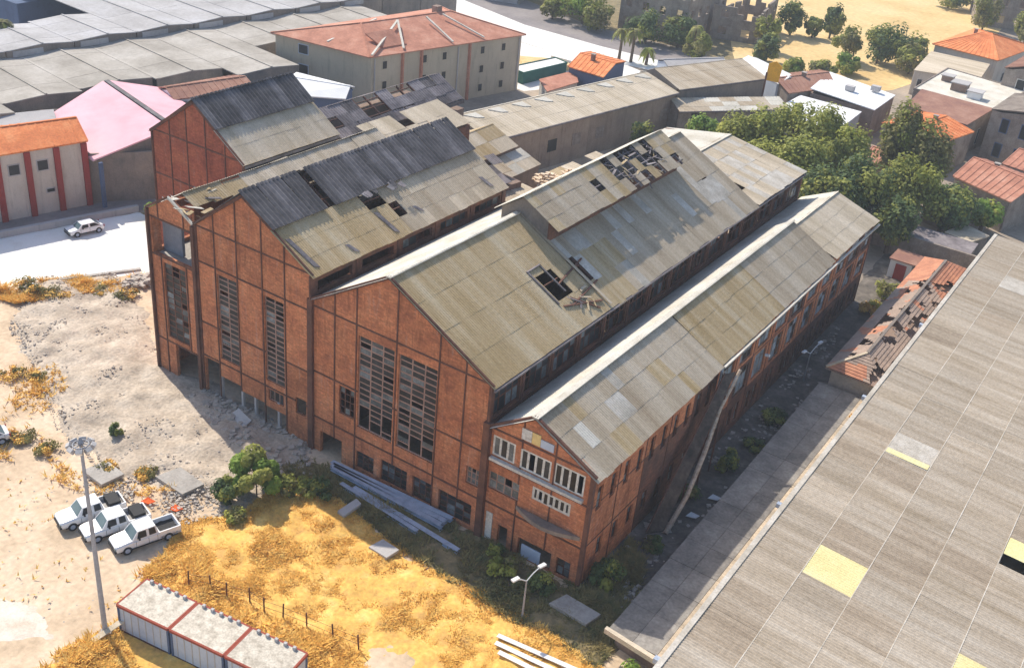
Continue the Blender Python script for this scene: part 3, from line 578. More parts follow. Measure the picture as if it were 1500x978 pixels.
for a, b, m in ((3.05, 3.95, WOODW), (3.98, 4.75, mat('poster_yellow', (.70, .52, .22), (.62, .45, .2))), (4.78, 5.95, BLUEW)):
    MB().box(X3 + a, X3 + b, -.08, -.02, 11.25, 12.25 if a < 4.7 else 11.95).build('sign_board', m, wing)
MB().box(X3 + .45, X3 + 9.0, -.35, -.005, 8.15, 8.4).build('window_sill', WOODW, wing)
arc = [(X3 + 3.2 + 6 * t, -.05 - 1.0 * math.sin(math.pi * t), 4.6 + .1 * math.sin(3.14 * t)) for t in [i / 10 for i in range(11)]]
MB().prism([(x, y, z - .1) for x, y, z in arc], (0, 0, .35)).build('curved_canopy', GREYB, wing)
MB().beam((X3 - .2, -.2, 10.85), (DX, -.2, DR + .05), .2, .36).build('verge_board', STEEL, wing)
MB().beam((DX, -.2, DR + .03), (X4 + .3, -.2, DE - .1), .2, .36).build('verge_board', STEEL, wing)
MB().box(X4 - .2, X4 + .14, -.16, .22, 0, DE - .1).build('corner_post', STEEL, wing)
# long side wall
ys = [0, 4.4, 8.8, 13.2, 17.6, 22.2, 26.6, 31, 35.4, 39.8, 44.2, 48.6, 53, 57.4, 61.8, 66.1]
sw = []
for k in range(10): sw.append((1.0 + k * 2.15, 1.85 + k * 2.15, 6.9, 9.2, 1, 3, 0))
for k in range(8): sw.append((2.2 + k * 2.5, 3.1 + k * 2.5, 1.6, 3.5, 2, 2, 1))
for k in range(7): sw.append((.8 + k * 3.0, 2.4 + k * 3.0, 9.85, 10.5, 2, 1, 0))
for k in range(10):
    y = 22.6 + k * 4.4
    sw.append((y + .5, y + 3.5, 7.9, 10.6, 3, 3, 3)); sw.append((y + .5, y + 3.4, 4.3, 7.2, 3, 3, 3)); sw.append((y + .5, y + 1.4, .8, 3.0, 1, 2, 1)); sw.append((y + 2.1, y + 3.0, .8, 3.0, 1, 2, 1))
SP0, SU, SN = (X4, 0, 0), (0, 1, 0), (1, 0, 0)
facade(wing, SP0, SU, SN, ys, [0, 3.9, 7.55, 10.85], sw, matf=lambda i, j: BRICK_D if (j == 0 and i > 1) or (i in (2, 3, 4) and j < 2) or i == 4 or R() < .12 else BRICK, colw=.12, beamh=.14, proud=.04)  # low panels and those by the chute darker, shade painted in
for a in sw:
    window(wing, SP0, SU, SN, a[:4], a[4], a[5], fm=STEEL if a[6] < 2 else GREYB, gm=GLASS_D if a[6] == 0 else HAZYP if a[6] == 3 else GLASS_B, gm2=GLASS_B if a[6] == 0 else GLASS_D, bar=.07, outer=.07, miss=.2)
facade(wing, (X4, 66.1, 0), (-1, 0, 0), NB, [0, 4.8, WD], [0, 5, 12.6], [(1, 4, 5.5, 9)], [(-.3, 1, 10.8), (.35, 1, 12.3 + .35 * 5.4)], m=BRICK_D, frame=False)
def rD(E0y, E1y, z1, zr, mats, nu, rb=5, hol=(), pk=None, ovr=.55, zl=10.9):
    roof(wing, (X4 + ovr, E0y, z1 - .3), (X4 + ovr, E1y, z1 - .3), (DX, E0y, zr), nu, 3, mats, holes=hol, ribs=rb, jit=.01, slip=.15, pick=pk)
    roof(wing, (X3 + .1, E0y, zl), (X3 + .1, E1y, zl), (DX, E0y, zr), nu // 2, 1, [R_CREAM], ribs=10)  # sun-facing slope in the paler sheet, sunlight painted in
rD(-.4, 21.8, DE, DR, [R_GREY, R_OLIVE, R_CREAM, R_PALEG], 19, pk=lambda i, j: 2 if (i, j) in ((2, 1),) else 3 if (i, j) in ((6, 1), (7, 1), (8, 2)) else (1 if nz(i, j * 2, .3, 4) > .25 else 0))
rD(21.9, 51.5, DE + .05, DR + .02, [R_OLIVE, R_GREY], 26, ovr=.3, pk=lambda i, j: 0 if i < 13 else 1)
rD(51.6, 66.5, 11.22, 12.9, [R_BEIGE], 12, ovr=.3)
facade(wing, (X4, 51.5, 0), (-1, 0, 0), NB, [0, WD], [10.9, 13.7], [], [(-s1, 1, DE - .1), (s0, 1, DR - .1 + s0 * (X4 - DX))], m=BRICK_D, frame=False)
rafters(wing, (X4, .2, DE - .1), (X4, 51, DE - .1), (DX, .2, DR - .1), 12, 3)
rafters(wing, (X4, 51.8, 10.6), (X4, 66, 10.6), (DX, 51.8, 12.5), 4, 3)
MB().beam((X4 + .5, 22, 10.55), (X4 + .5, 66.4, 10.45), .22, .16).build('white_gutter', R_CREAM, wing)
MB().beam((DX, -.4, DR + .12), (DX, 51.5, DR + .12), .55, .1).build('ridge_cap', R_CREAM, wing)
MB().tube([(X4 + .3, 22.1, 10.4), (X4 + .28, 22.1, 6)], .1).build('downpipe', GALV, wing)

# ------------------------------------------------------------------ leaning chute in the alley
ch = thing('inclined_chute', 'dark sheet covered chute sloping from the wing wall down into the alley', 'chute', (29.5, 15, 0))
a0, a1 = V(29.5, 9.2, .1), V(30.5, 10.5, .1); b0, b1 = V(29.0, 22.0, 9.8), V(29.6, 22.9, 9.9)
MB().prism([a0, a1, b1, b0], (0, 0, .14)).build('dark_cover', mat('dark_brown_sheet', (.09, .07, .058), (.05, .042, .038), (.16, .125, .10), s=.8, bs=4, fine=.4), ch)  # chute cover in mottled dark brown
MB().beam(a0 + V(0, 0, .2), b0 + V(0, 0, .2), .08, .3).build('side_rail', STEEL, ch)
for t in (.3, .6, .85): 
    p = a1.lerp(b1, t); MB().beam(p, (p.x, p.y, 0), .14).build('prop', STEEL, ch)
tag(MB().tube([(30.75, 10.4, .1), (30.85, 13.5, 2.3), (30.35, 17, 4.6), (29.75, 20.4, 7.3), (29.85, 23.4, 10.1)], [.24, .2, .22, .19, .16]).build('long_pole', mat('rusty_pale_pipe', (.46, .36, .27), (.33, .22, .15), (.56, .47, .38), s=1.5, bs=6)), 'long pale pole leaning along the edge of the dark chute in the alley', 'pole')

# ------------------------------------------------------------------ SLAB BUILDING in the alley and its sheets
slab = thing('low_outbuilding', 'low flat roofed concrete outbuilding, half shaded, running beside the warehouse', 'outbuilding', (36.4, 18, 0))
MB().prism([(33.7, -3.6, 0), (39.2, -4.1, 0), (39.2, 40.2, 0), (33.2, 40.3, 0)], (0, 0, 2.0)).build('wall', BROWNW, slab)
n = 14
for k in range(n):
    y0, y1 = -4.1 + k * 3.18, -4.1 + (k + 1) * 3.18 - .04
    for q, (xa, xb) in enumerate(((33.4, 35.4), (35.43, 37.4), (37.43, 39.4))):
        dz = U(-.015, .02)
        sh = (k / n) * -.45 if q == 0 else 0
        MB().box(xa + sh, xb, y0 - (.35 if k == 0 else 0) - .12 * q * (k == 0), y1, 2.05 + dz, 2.24 + dz).build('roof_slab', mat('weathered_slab', (.24, .22, .20), (.165, .155, .145), (.32, .30, .27), s=.45, rnd=.12, bs=4, fine=.28) if q < 2 else mat('sunlit_dusty_slab', (.50, .40, .29), (.36, .30, .23), (.60, .49, .37), s=.6, rnd=.08, bs=4, fine=.3), slab)  # outer strip paler: dust plus sunlight put into the colour
MB().prism([(33.2, -4.75, 1.9), (39.4, -5.3, 1.9), (39.4, -4.9, 1.9), (33.2, -4.4, 1.9)], (0, 0, .42)).build('parapet', R_BEIGE, slab)

# ------------------------------------------------------------------ WAREHOUSE with the big grey roof
wh = thing('warehouse', 'huge low pitched warehouse roof of grey brown sheets with yellow rooflights, lower right', 'warehouse', (62, 30, 0))
WX, WZ = 39.56, 6.88
tl = -.055
MB().box(WX + .3, 96, -34, 83.7, 0, 3.2).build('wall', CREAMW, wh)
du, dvv = 4.0, 3.0
y0w, y1w = -34.0, 84.0
nu_ = int((y1w - y0w) / 3.9); nv_ = 15
u0 = Vector((0, 1, 0)); vdir = Vector((1, 0, tl)).normalized(); nn = Vector((-tl, 0, 1)).normalized()
SW, SL = (y1w - y0w) / nu_, 3.85
meshA = sheet_mesh('sheet', SW * 1.0, SL * 1.02, 15, .05, R_WARE, .05)
meshY = sheet_mesh('sheet', SW * 1.0, SL * 1.02, 15, .05, R_YEL, .05)
meshC = sheet_mesh('sheet', SW * 1.0, SL * 1.02, 15, .05, R_CREAM, .05)
R_WAREB = mat('warehouse_sheet_brown', (.385, .31, .23), (.295, .23, .165), (.45, .38, .30), s=.5, rnd=.08, bs=4, fine=.26, streak=(.13, 1.8, 1))
meshB = sheet_mesh('sheet', SW * 1.0, SL * 1.02, 15, .05, R_WAREB, .05)
meshP = sheet_mesh('sheet', SW * 1.0, SL * 1.02, 15, .05, R_PALEG, .05)
def cell(x, y): return int((y - y0w) / SW), int((x - WX) / SL)
yel = {cell(45.2, 7.8), cell(55.3, 2.5)}; black = {cell(55.2, 20)}; pale = {cell(45.7, 25), cell(45.0, 70)}
for i in range(nu_):
    for j in range(nv_):
        if i > 27 and j > 9 or i < 3 : pass
        if (i, j) in black: continue
        p = Vector((WX, y0w, WZ)) + u0 * (i * SW) + vdir * (j * SL) + nn * (U(0, .03))
        # overlap: high end of each sheet tucked under its uphill neighbour (roof falls to +x)
        x_ = u0; a = vdir; M = Matrix(((x_.x, a.x, nn.x, p.x), (x_.y, a.y, nn.y, p.y), (x_.z, a.z, nn.z, p.z), (0, 0, 0, 1)))
        inst(meshY if (i, j) in yel else meshP if (i, j) in pale else meshB if R() < .16 else meshA, 'roof_sheet', wh, M)
bi, bj = cell(55.2, 20); bx, by = bj * SL, y0w + bi * SW
MB().prism([(WX + x, y, WZ + tl * x + .05) for x, y in ((bx + .05, by + 1.5), (bx + SL, by + 1.5), (bx + SL, by + SW), (bx + .05, by + SW))], (0, 0, .04)).build('rooflight', R_YEL, wh)
MB().prism([(WX + x, y, WZ + tl * x + .05) for x, y in ((bx + 3.0, by), (bx + SL, by), (bx + SL, by + 1.48), (bx + 3.0, by + 1.48))], (0, 0, .04)).build('cut_sheet', R_WARE, wh)
ysx = y0w + SW * cell(45.7, 25)[0] + .08
MB().prism([(WX + x, y, WZ + tl * x + .09) for x, y in ((3.9, ysx), (7.6, ysx), (7.6, ysx + .8), (3.9, ysx + .8))], (0, 0, .03)).build('yellow_strip', R_YEL, wh)
for j in range(1, nv_):
    p = Vector((WX, 0, WZ)) + vdir * (j * SL)
    MB().box(p.x - .035, p.x + .035, y0w, y1w, p.z + .075, p.z + .10).build('lap_strip', R_PALEG, wh)
for i in range(1, nu_):
    y = y0w + i * SW
    a = Vector((WX, y, WZ + .1)); b = a + vdir * (SL * nv_)
MB().box(WX - .28, WX + .12, y0w, y1w, WZ - .35, WZ + .16).build('edge_flashing', R_PALEG, wh)
MB().box(WX - .12, WX + .1, y0w, y1w, 2.3, WZ - .36).build('side_wall', CREAMW, wh)
for y in (-9, 12, 33, 52): 
    MB().box(WX - .75, WX - .3, y - .2, y + .2, WZ - .6, WZ - .2).build('outlet_hopper', GALV, wh)

# ------------------------------------------------------------------ small tiled building with holes
ti = thing('tiled_outbuilding', 'small building with a hipped orange tile roof full of dark holes', 'outbuilding', (36, 59, 0))
MB().prism([(33.6, 41.2, 0), (39.3, 41.0, 0), (39.3, 77.0, 0), (33.6, 76, 0)], (0, 0, 3.8)).build('wall', CONC, ti)
cz, rz_ = 3.95, 5.5
TILE_W = mat('weathered_orange_tiles', (.50, .22, .13), (.38, .17, .11), (.60, .29, .17), s=.8, rnd=0, bs=5)
TILE_G = mat('weathered_grey_tiles', (.36, .27, .215), (.28, .215, .175), (.44, .33, .26), s=.6, rnd=0, bs=5)
def tiled(E0, E1, R0, R1, nu, nv, mats, p):
    E0, E1, R0, R1 = map(Vector, (E0, E1, R0, R1))
    bb = {0: MB(), 1: MB()}
    n = (E1 - E0).cross(R0 - E0).normalized(); n = n if n.z > 0 else -n
    for i in range(nu):
        for j in range(nv):
            f = lambda a, b: E0.lerp(E1, a).lerp(R0.lerp(R1, a), b)
            c = f((i + .5) / nu, (j + .5) / nv)
            if p(i, j, c): continue
            q = [f(i / nu, j / nv), f((i + .97) / nu, j / nv), f((i + .97) / nu, (j + 1.05) / nv), f(i / nu, (j + 1.05) / nv)]
            q[0] = q[0] + n * .06; q[1] = q[1] + n * .06
            bb[0 if (c.y > 66 + 3 * nz(c.x, c.y, .4, 9)) or (E0.y == E1.y) or (nz(c.x, c.y, .5, 9) > .22) else 1].prism([x for x in q], n * .05)
    for k in bb:
        if bb[k].f: bb[k].build('roof_tiles', mats[k], ti, kind='stuff')
hole = lambda i, j, c: noise.noise(Vector((c.x * .75, c.y * .5, 3.1))) > .13 and R() < .95 and c.y < 70
tiled((33.1, 40.6, cz), (33.1, 77, cz), (36.1, 43.6, rz_), (36.1, 74, rz_), 90, 9, [TILE_W, TILE_G], lambda i, j, c: False if j < 4 else hole(i, j, c))
tiled((39.4, 77, cz), (39.4, 40.4, cz), (36.1, 74, rz_), (36.1, 43.6, rz_), 90, 9, [TILE_W, TILE_G], hole)
tiled((39.4, 40.4, cz), (33.1, 40.6, cz), (36.1, 43.6, rz_), (36.1, 43.6, rz_), 16, 9, [TILE_W, TILE_G], hole)
tiled((33.1, 77, cz), (39.4, 77, cz), (36.1, 74, rz_), (36.1, 74, rz_), 16, 9, [TILE_W, TILE_G], hole)
MB().prism([(33.05, 40.5, cz - .12), (39.4, 40.3, cz - .12), (39.4, 77.1, cz - .12), (33.05, 77.1, cz - .12)], (0, 0, .1)).build('eave_board', BROWNW, ti)
MB().beam((36.1, 43.6, rz_ + .1), (36.1, 74, rz_ + .1), .3, .14).build('ridge_tiles', GREYB, ti)
MB().beam((33.1, 40.6, cz + .1), (36.1, 43.6, rz_ + .1), .3, .14).build('hip_tiles', R_BEIGE, ti)

# ------------------------------------------------------------------ generic background buildings
def wall_windows(par, a, b, z1, rows, cols, wsz, m_fr, gm=GLASS_D, z0=1.0, rowh=None, skip=()):
    a = V(*a); b = V(*b); L = (b - a).length; ud = (b - a).normalized(); nd = V(ud.y, -ud.x, 0)
    rh = rowh or (z1 / rows)
    for r in range(rows):
        for k, c in enumerate(cols):
            if (r, k) in skip: continue
            s = c * L; z = z0 + r * rh
            f = MB().prism([a + ud * (s - wsz[0] / 2) + V(0, 0, z), a + ud * (s + wsz[0] / 2) + V(0, 0, z), a + ud * (s + wsz[0] / 2) + V(0, 0, z + wsz[1]), a + ud * (s - wsz[0] / 2) + V(0, 0, z + wsz[1])], nd * .06).build('window', m_fr, par)
            e = .14
            MB().prism([a + ud * (s - wsz[0] / 2 + e) + V(0, 0, z + e) + nd * .03, a + ud * (s + wsz[0] / 2 - e) + V(0, 0, z + e) + nd * .03, a + ud * (s + wsz[0] / 2 - e) + V(0, 0, z + wsz[1] - e) + nd * .03, a + ud * (s - wsz[0] / 2 + e) + V(0, 0, z + wsz[1] - e) + nd * .03], nd * .05).build('pane', gm, f)
def house(name, label, cat, pts, z, kind='hip', rise=2.0, wm=CREAMW, rm=TILE_O, over=.5, wins=None, ribs=True, axis=0, group=None, fm=WOODW, zb=0):
    """pts: four corners, counter-clockwise from above"""
    c = V(sum(p[0] for p in pts) / 4, sum(p[1] for p in pts) / 4, 0)
    o = thing(name, label, cat, (c.x, c.y, 0), 0, group)
    # walls one by one
    for i in range(4):
        a, b = V(*pts[i], 0), V(*pts[(i + 1) % 4], 0); d = (b - a).normalized(); nd = V(d.y, -d.x, 0)
        MB().prism([a - nd * .3, b - nd * .3, b - nd * .3 + V(0, 0, z), a - nd * .3 + V(0, 0, z)], nd * .3).build('wall', wm, o)
    P = [V(*p, z) + (V(*p, 0) - c).normalized() * over for p in pts]
    if axis: P = P[1:] + P[:1]
    if kind == 'flat':
        MB().prism([V(*p, z) for p in pts], (0, 0, .25)).build('roof', rm, o)
        for i in range(4):
            a, b = V(*pts[i], z + .2), V(*pts[(i + 1) % 4], z + .2); MB().beam(a, b, .25, .4 + .004 * i).build('parapet', wm, o)
    elif kind == 'shed':
        Q = [P[0], P[1], P[2] + V(0, 0, rise), P[3] + V(0, 0, rise)]
        MB().prism(Q, (0, 0, .15)).build('roof', rm, o)
        for a, b in ((P[1], P[2]), (P[3], P[0])): pass
        MB().prism([V(*pts[1 if not axis else 2], z), V(*pts[2 if not axis else 3], z), V(*pts[2 if not axis else 3], z + rise)], (0, .1, 0)).build('gable', wm, o)
    else:
        m0, m1 = (P[0] + P[3]) / 2, (P[1] + P[2]) / 2; ax = (m1 - m0); w_ = (P[3] - P[0]).length
        if kind == 'hip': t = min(.45, w_ * .42 / ax.length); r0, r1 = m0.lerp(m1, t), m0.lerp(m1, 1 - t)
        else: r0, r1 = m0, m1
        r0 = r0 + V(0, 0, rise); r1 = r1 + V(0, 0, rise)
        for q in ([P[0], P[1], r1, r0], [P[2], P[3], r0, r1]):
            MB().prism(q, (0, 0, .16)).build('roof_slope', rm, o)
            e0, e1, t0, t1 = q[0], q[1], q[3], q[2]
            if ribs:
                k = int((e1 - e0).length / 1.0); b = MB()
                for i in range(k + 1):
                    t = i / k; b.beam(e0.lerp(e1, t) + V(0, 0, .19), t0.lerp(t1, t) + V(0, 0, .19), .16, .07)
                b.build('roof_ribs', rm, o, kind='stuff')
        if kind == 'hip':
            for q in ([P[1], P[2], r1], [P[3], P[0], r0]): MB().prism(q, (0, 0, .16)).build('roof_slope', rm, o)
            b = MB()
            for x, y in ((P[0], r0), (P[3], r0), (P[1], r1), (P[2], r1)): b.beam(x + V(0, 0, .2), y + V(0, 0, .22), .3, .12)
            b.build('hip_tiles', rm, o)
        else:
            for q in ([P[1], P[2], r1], [P[3], P[0], r0]):
                k = [c + (x - c) * .97 for x in q]
                d = (q[1] - q[0]).normalized(); nd = V(d.y, -d.x, 0)
                MB().prism([x + V(0, 0, -.05) for x in k], -nd * .2).build('gable', wm, o)
        MB().beam(r0 + V(0, 0, .18), r1 + V(0, 0, .18), .35, .14).build('ridge_tiles', rm, o)
    for wdef in (wins or []):
        i = wdef[0]; a, b = pts[i], pts[(i + 1) % 4]
        wall_windows(o, (*a, 0), (*b, 0), z, *wdef[1:3], wdef[3], fm if len(wdef) < 5 else wdef[4], z0=wdef[5] if len(wdef) > 5 else 1.0)
    return o

# apartment building
ap = house('apartment_building', 'three storey beige apartment block with a faded red hipped roof', 'apartment block',
      [(-76.2, 71.4), (-56.8, 73.4), (-49.4, 105.8), (-70.4, 109.2)], 10, 'hip', 2.6, BEIGEW, TILE_P, .8, axis=1,
      wins=[(0, 3, [.30], (2.1, 1.7), BLUEW), (1, 3, [.08, .33, .46, .72, .87], (1.1, 1.5), BEIGEW)], ribs=False)
for t in (.18, .30, .62):
    a = V(-56.8, 73.4, 0).lerp(V(-49.4, 105.8, 0), t); MB().box(a.x - .2, a.x + .45, a.y, a.y + .35, 0, 9.95).build('wall_pier', TILE_P, ap)
MB().prism([(-57.5, 77, 10.6), (-61, 76.6, 12.2), (-60, 82, 12.3), (-56.6, 82, 10.6)], (0, 0, .25)).build('cross_roof', TILE_P, ap)
MB().box(-63.2, -62.0, 97, 98.4, 12, 13.7).build('chimney', BROWNW, ap)
for (a, b) in (((-56.4, 73.0, 10.5), (-62, 86, 12.95)), ((-55.6, 80, 10.6), (-62, 86, 13.0)), ((-53, 90, 10.6), (-60.5, 92, 13.0)), ((-51.5, 97, 10.6), (-60, 96, 13.0)), ((-66, 73, 10.6), (-65, 84, 12.9))):
    MB().beam(a, b, .35, .2).build('pale_ridge_tiles', R_CREAM, ap)
house('white_roof_shed', 'white roofed shed with a blue front beside the beige apartment block', 'shed', [(-57, 54.5), (-50.2, 59.6), (-53.2, 64.8), (-63.5, 63.5)], 7.6, 'gable', 1.0, BLUE, WHITE, .4, ribs=False)
# orange roofed house
oh = house('orange_roofed_house', 'cream house with dark red columns and a bright orange roof at the left edge', 'house', [(-63.5, -3), (-57.8, 20.0), (-66, 23.2), (-74, 1)], 8.4, 'gable', 1.6, CREAMW, TILE_O, .5)
a_, b_ = V(-63.5, -3, 0), V(-57.8, 20.0, 0); d_ = (b_ - a_).normalized(); n_ = V(d_.y, -d_.x, 0)
for t in (.40, .55, .70, .85, .995):
    p = a_.lerp(b_, t) - d_ * .35; MB().prism([p, p + d_ * .7, p + d_ * .7 + n_ * .35, p + n_ * .35], (0, 0, 8.35)).build('red_column', REDCOL, oh)
wall_windows(oh, a_, b_, 8.4, 1, [.475, .63, .775], (1.5, 1.5), GREYW, z0=5.6)
wall_windows(oh, a_, b_, 8.4, 1, [.475, .8], (1.2, .7), GREYW, z0=2.6)
# pink building
pk = house('pink_roofed_building', 'long grey walled building under a pale pink sheet roof', 'building', [(-58.0, 20.6), (-50.8, 31), (-66, 44), (-76, 26)], 6.6, 'shed', .2, GREYB, PINK, .3)
for o in [c for c in pk.children if c.name.startswith(('roof', 'gable'))]: bpy.data.objects.remove(o)
e = [V(-57.8, 19.6, 6.6), V(-52.6, 29.0, 9.3), V(-61.5, 37.5, 9.3), V(-68, 30.2, 9.3), V(-76, 26.8, 6.6)]
MB().prism([(-56.6, 20.2, 6.1), (-54.0, 30.5, 8.6), (-75.5, 36.5, 8.6), (-73.0, 24.3, 6.1)], (0, 0, .2)).build('roof_slope', PINK, pk)
MB().prism([(-53.7, 31.3, 8.6), (-56.5, 40.5, 6.6), (-73.5, 44.5, 6.6), (-75.3, 37.3, 8.6)], (0, 0, .2)).build('roof_slope', PINK, pk)
MB().prism([(-53.6, 30.6, 8.6), (-53.6, 31.3, 8.6), (-75.3, 37.3, 8.6), (-75.3, 36.6, 8.6)], (0, 0, .3)).build('ridge_gutter', R_DARK, pk)
MB().prism([(-56.7, 20.8, 6.0), (-54.0, 30.5, 6.0), (-54.0, 30.5, 8.6)], (-.2, 0, 0)).build('gable', GREYB, pk)
MB().box(-55.9, -55.6, 20.4, 20.9, 0, 6.1).build('downpipe', BLUE, pk)
house('red_roofed_hut', 'small hut with a brown red roof and white gable behind the rear hall', 'hut', [(-67.0, 42.2), (-63.2, 54), (-70.4, 56.5), (-72.6, 44.2)], 6.9, 'gable', .9, WHITE, TILE_B, .3)
for k, (pts, z, rm, lb) in enumerate((([(-78, 6), (-74.5, 13.5), (-80, 17), (-84, 9)], 8.0, WHITE, 'low white roofed shed at the left edge behind the orange roof'),
                                     ([(-73.5, 18.5), (-70.8, 25), (-73.4, 26.5), (-76, 20)], 6.6, GREYW, 'narrow pale grey shed roof between the orange and the pink roofs'))):
    house('shed', lb, 'shed', pts, z, 'shed', .5, BLUE if k == 0 else GREYB, rm, .2)

# vast multi-bay factory roofs, upper left
def bays(label, org, ang, n, bw, ln, z, m, steps, rise=1.1, xo=None):
    o = thing('multi_bay_shed', label, 'factory shed', (org[0], org[1], 0))
    ca, sa = math.cos(ang), math.sin(ang)
    xo = xo or [0] * n; cur = [0]
    def T(x, y, zz): x = x + xo[cur[0]]; return V(org[0] + x * ca - y * sa, org[1] + x * sa + y * ca, zz)
    # x: away from the viewer (-x side), y: along the row of bays
    for k in range(n):
        cur[0] = k; y0 = k * bw; L = ln[k] if isinstance(ln, list) else ln; zb = z
        ns = max(4, int(L / 9))
        for s in range(ns):
            x0, x1 = -L * s / ns, -L * (s + 1) / ns + .05
            MB().prism([T(x0, y0, zb), T(x1, y0, zb), T(x1, y0 + bw * .52, zb + rise), T(x0, y0 + bw * .52, zb + rise)], (0, 0, .12 + .01 * (s % 2))).build('roof_panel', m, o)
            MB().prism([T(x0, y0 + bw * .53, zb + rise), T(x1, y0 + bw * .53, zb + rise), T(x1, y0 + bw * .98, zb), T(x0, y0 + bw * .98, zb)], (0, 0, .12 + .01 * (s % 2))).build('roof_panel', m, o)
        MB().beam(T(0, y0, zb + .1), T(-L, y0, zb + .1), .5, .16).build('valley_gutter', m, o)
        MB().beam(T(0, y0 + bw * .525, zb + rise + .2), T(-L, y0 + bw * .525, zb + rise + .2), .3, .12).build('ridge_cap', m, o)
        MB().prism([T(0, y0, 0), T(0, y0 + bw * .98, 0), T(0, y0 + bw * .98, zb), T(0, y0 + bw * .525, zb + rise), T(0, y0, zb)], T(-.3, 0, 0) - T(0, 0, 0)).build('end_wall', GREYB, o)
        if steps:
            MB().prism([T(.02, y0 + .9, z - steps + .35), T(.02, y0 + bw * .52, z - steps + .35), T(.02, y0 + bw * .52, z - .05), T(.02, y0 + .9, z - .05)], T(.1, 0, 0) - T(0, 0, 0)).build('clerestory', GREYW if k % 2 == 0 else R_FAR, o)
    return o
bays('nearer half of the vast multi bay grey brown roof, upper left', (-72.4, 10), math.radians(-9.3), 8, 11.6, [21.5, 20, 20.5, 24, 31, 18, 16, 14], 7.3, R_FARD, 0, rise=.38, xo=[-4.5, -8.4, -9.4, -8.5, -4.2, -16.5, -17.5, -18])
bays('farther half of the vast multi bay pale grey roof with clerestory steps', (-97.5, 24), math.radians(-6), 10, 11.2, [13, 13, 14, 40, 44, 48, 60, 70, 80, 90], 8.5, R_FAR, 1.3, rise=.4)
bays('farthest low grey shed roof at the top edge left of centre', (-100, 134), math.radians(15), 2, 9, [50, 60], 7.0, R_FAR, 0, rise=.8)

# long rear building F and its extensions
def longroof(label, A, B, wdt, z, rise, m, wm, nu, pal=0, wins=None, cat='building'):
    """A->B front eave (facing +x side); roof rises to the back"""
    A, B = V(*A, 0), V(*B, 0); d = (B - A).normalized(); bk = V(-d.y, d.x, 0)
    o = thing('long_shed', label, cat, ((A.x + B.x) / 2, (A.y + B.y) / 2, 0))
    zz = V(0, 0, z); 
    A2, B2 = A + bk * wdt, B + bk * wdt
    pts = [A, B, B2, A2]
    L = (B - A).length; nseg = max(2, int(L / 5.5))
    for i in range(nseg):
        p, q = A.lerp(B, i / nseg), A.lerp(B, (i + 1) / nseg) - d * .03
        MB().prism([p, q, q + zz, p + zz], bk * .3).build('wall_bay', wm, o)
    MB().prism([B, B2, B2 + zz, B + bk * wdt * .65 + zz + V(0, 0, rise), B + zz], -d * .3).build('gable', wm, o)
    MB().prism([A, A2, A2 + zz, A + bk * wdt * .65 + zz + V(0, 0, rise), A + zz], d * .3).build('gable', wm, o)
    MB().prism([A2 + V(0, 0, 0), B2, B2 + zz, A2 + zz], -bk * .3).build('wall', wm, o)
    roof(o, A + zz - bk * .5 - V(0, 0, .1), B + zz - bk * .5 - V(0, 0, .1), A + zz + bk * wdt * .65 + V(0, 0, rise), nu, 3, m, ribs=5, jit=.006)
    roof(o, A2 + zz, B2 + zz, A + zz + bk * wdt * .65 + V(0, 0, rise), nu, 2, [R_CREAM], ribs=5)
    MB().beam(A + zz - bk * .55 - V(0, 0, .2), B + zz - bk * .55 - V(0, 0, .2), .2, .25).build('gutter', R_PURP, o)
    for k in range(pal):
        t = (k + .5) / pal; c = A.lerp(B, t) + bk * wdt * .60 + zz + V(0, 0, rise * .93)
        MB().prism([c - d * 1.5, c + d * .9, c + d * 1.3 - bk * wdt * .15 - V(0, 0, rise * .23), c + d * .2 - bk * wdt * .12 - V(0, 0, rise * .19)], (0, 0, .14)).build('skylight', R_CREAM, o)
    for i in range(nseg):
        c = A.lerp(B, (i + .5) / nseg)
        if wins and R() < wins:
            MB().prism([c - d * 1 + V(0, 0, 2.5), c + d * 1 + V(0, 0, 2.5), c + d * 1 + V(0, 0, 4.4), c - d * 1 + V(0, 0, 4.4)], -bk * .05).build('window', GLASS_D if R() < .5 else STONE, o)
    return o
BRW = mat('dusty_brown_wall', (.34, .26, .20), (.26, .20, .165), (.41, .32, .25), s=.25, rnd=.06, fine=.15, stain=.45)
longroof('long beige roofed building with a row of pale skylights behind the factory', (-26.0, 63), (-18.3, 107.2), 10.5, 7.0, 1.6, [R_BEIGE], BRW, 16, 9, .5)
longroof('short beige shed joined to the near end of the long beige roofed building', (-27.5, 55), (-26.1, 62.7), 8, 6.6, 1.3, [R_BEIGE], BRW, 3)
longroof('grey beige roofed far building beyond the long beige roofed one', (-18.4, 107.6), (-10.6, 127.5), 10, 7.4, 1.6, [R_GREY], GREYB, 8, 0, .3)
wg = longroof('pale roofed cross wing with stone window openings at the far end', (-16, 104), (-3.2, 121), 5.5, 5.0, .9, [R_CREAM, R_GREY], STONE, 7, 0, .9)
og = thing('orange_hoarding', 'bright orange curved hoarding beside the far grey beige roof', 'hoarding', (-9.5, 127, 0))
MB().box(-9.9, -9.6, 124.8, 125.0, 0, 9).build('post', STEEL, og); MB().prism([(-10.3, 126.3, 7.2), (-8.0, 126.6, 7.2), (-7.8, 126.6, 10.0), (-9.0, 126.4, 10.8), (-10.2, 126.3, 10.2)], (0, .3, 0)).build('panel', ORANGE, og)
house('white_blue_shed', 'pale blue white shed roof behind the far end of the beige roofs', 'shed', [(-20.5, 138), (-9, 130), (-8, 137), (-19, 143.5)], 6.0, 'gable', .7, BLUEW, WHITE, .2, ribs=False)
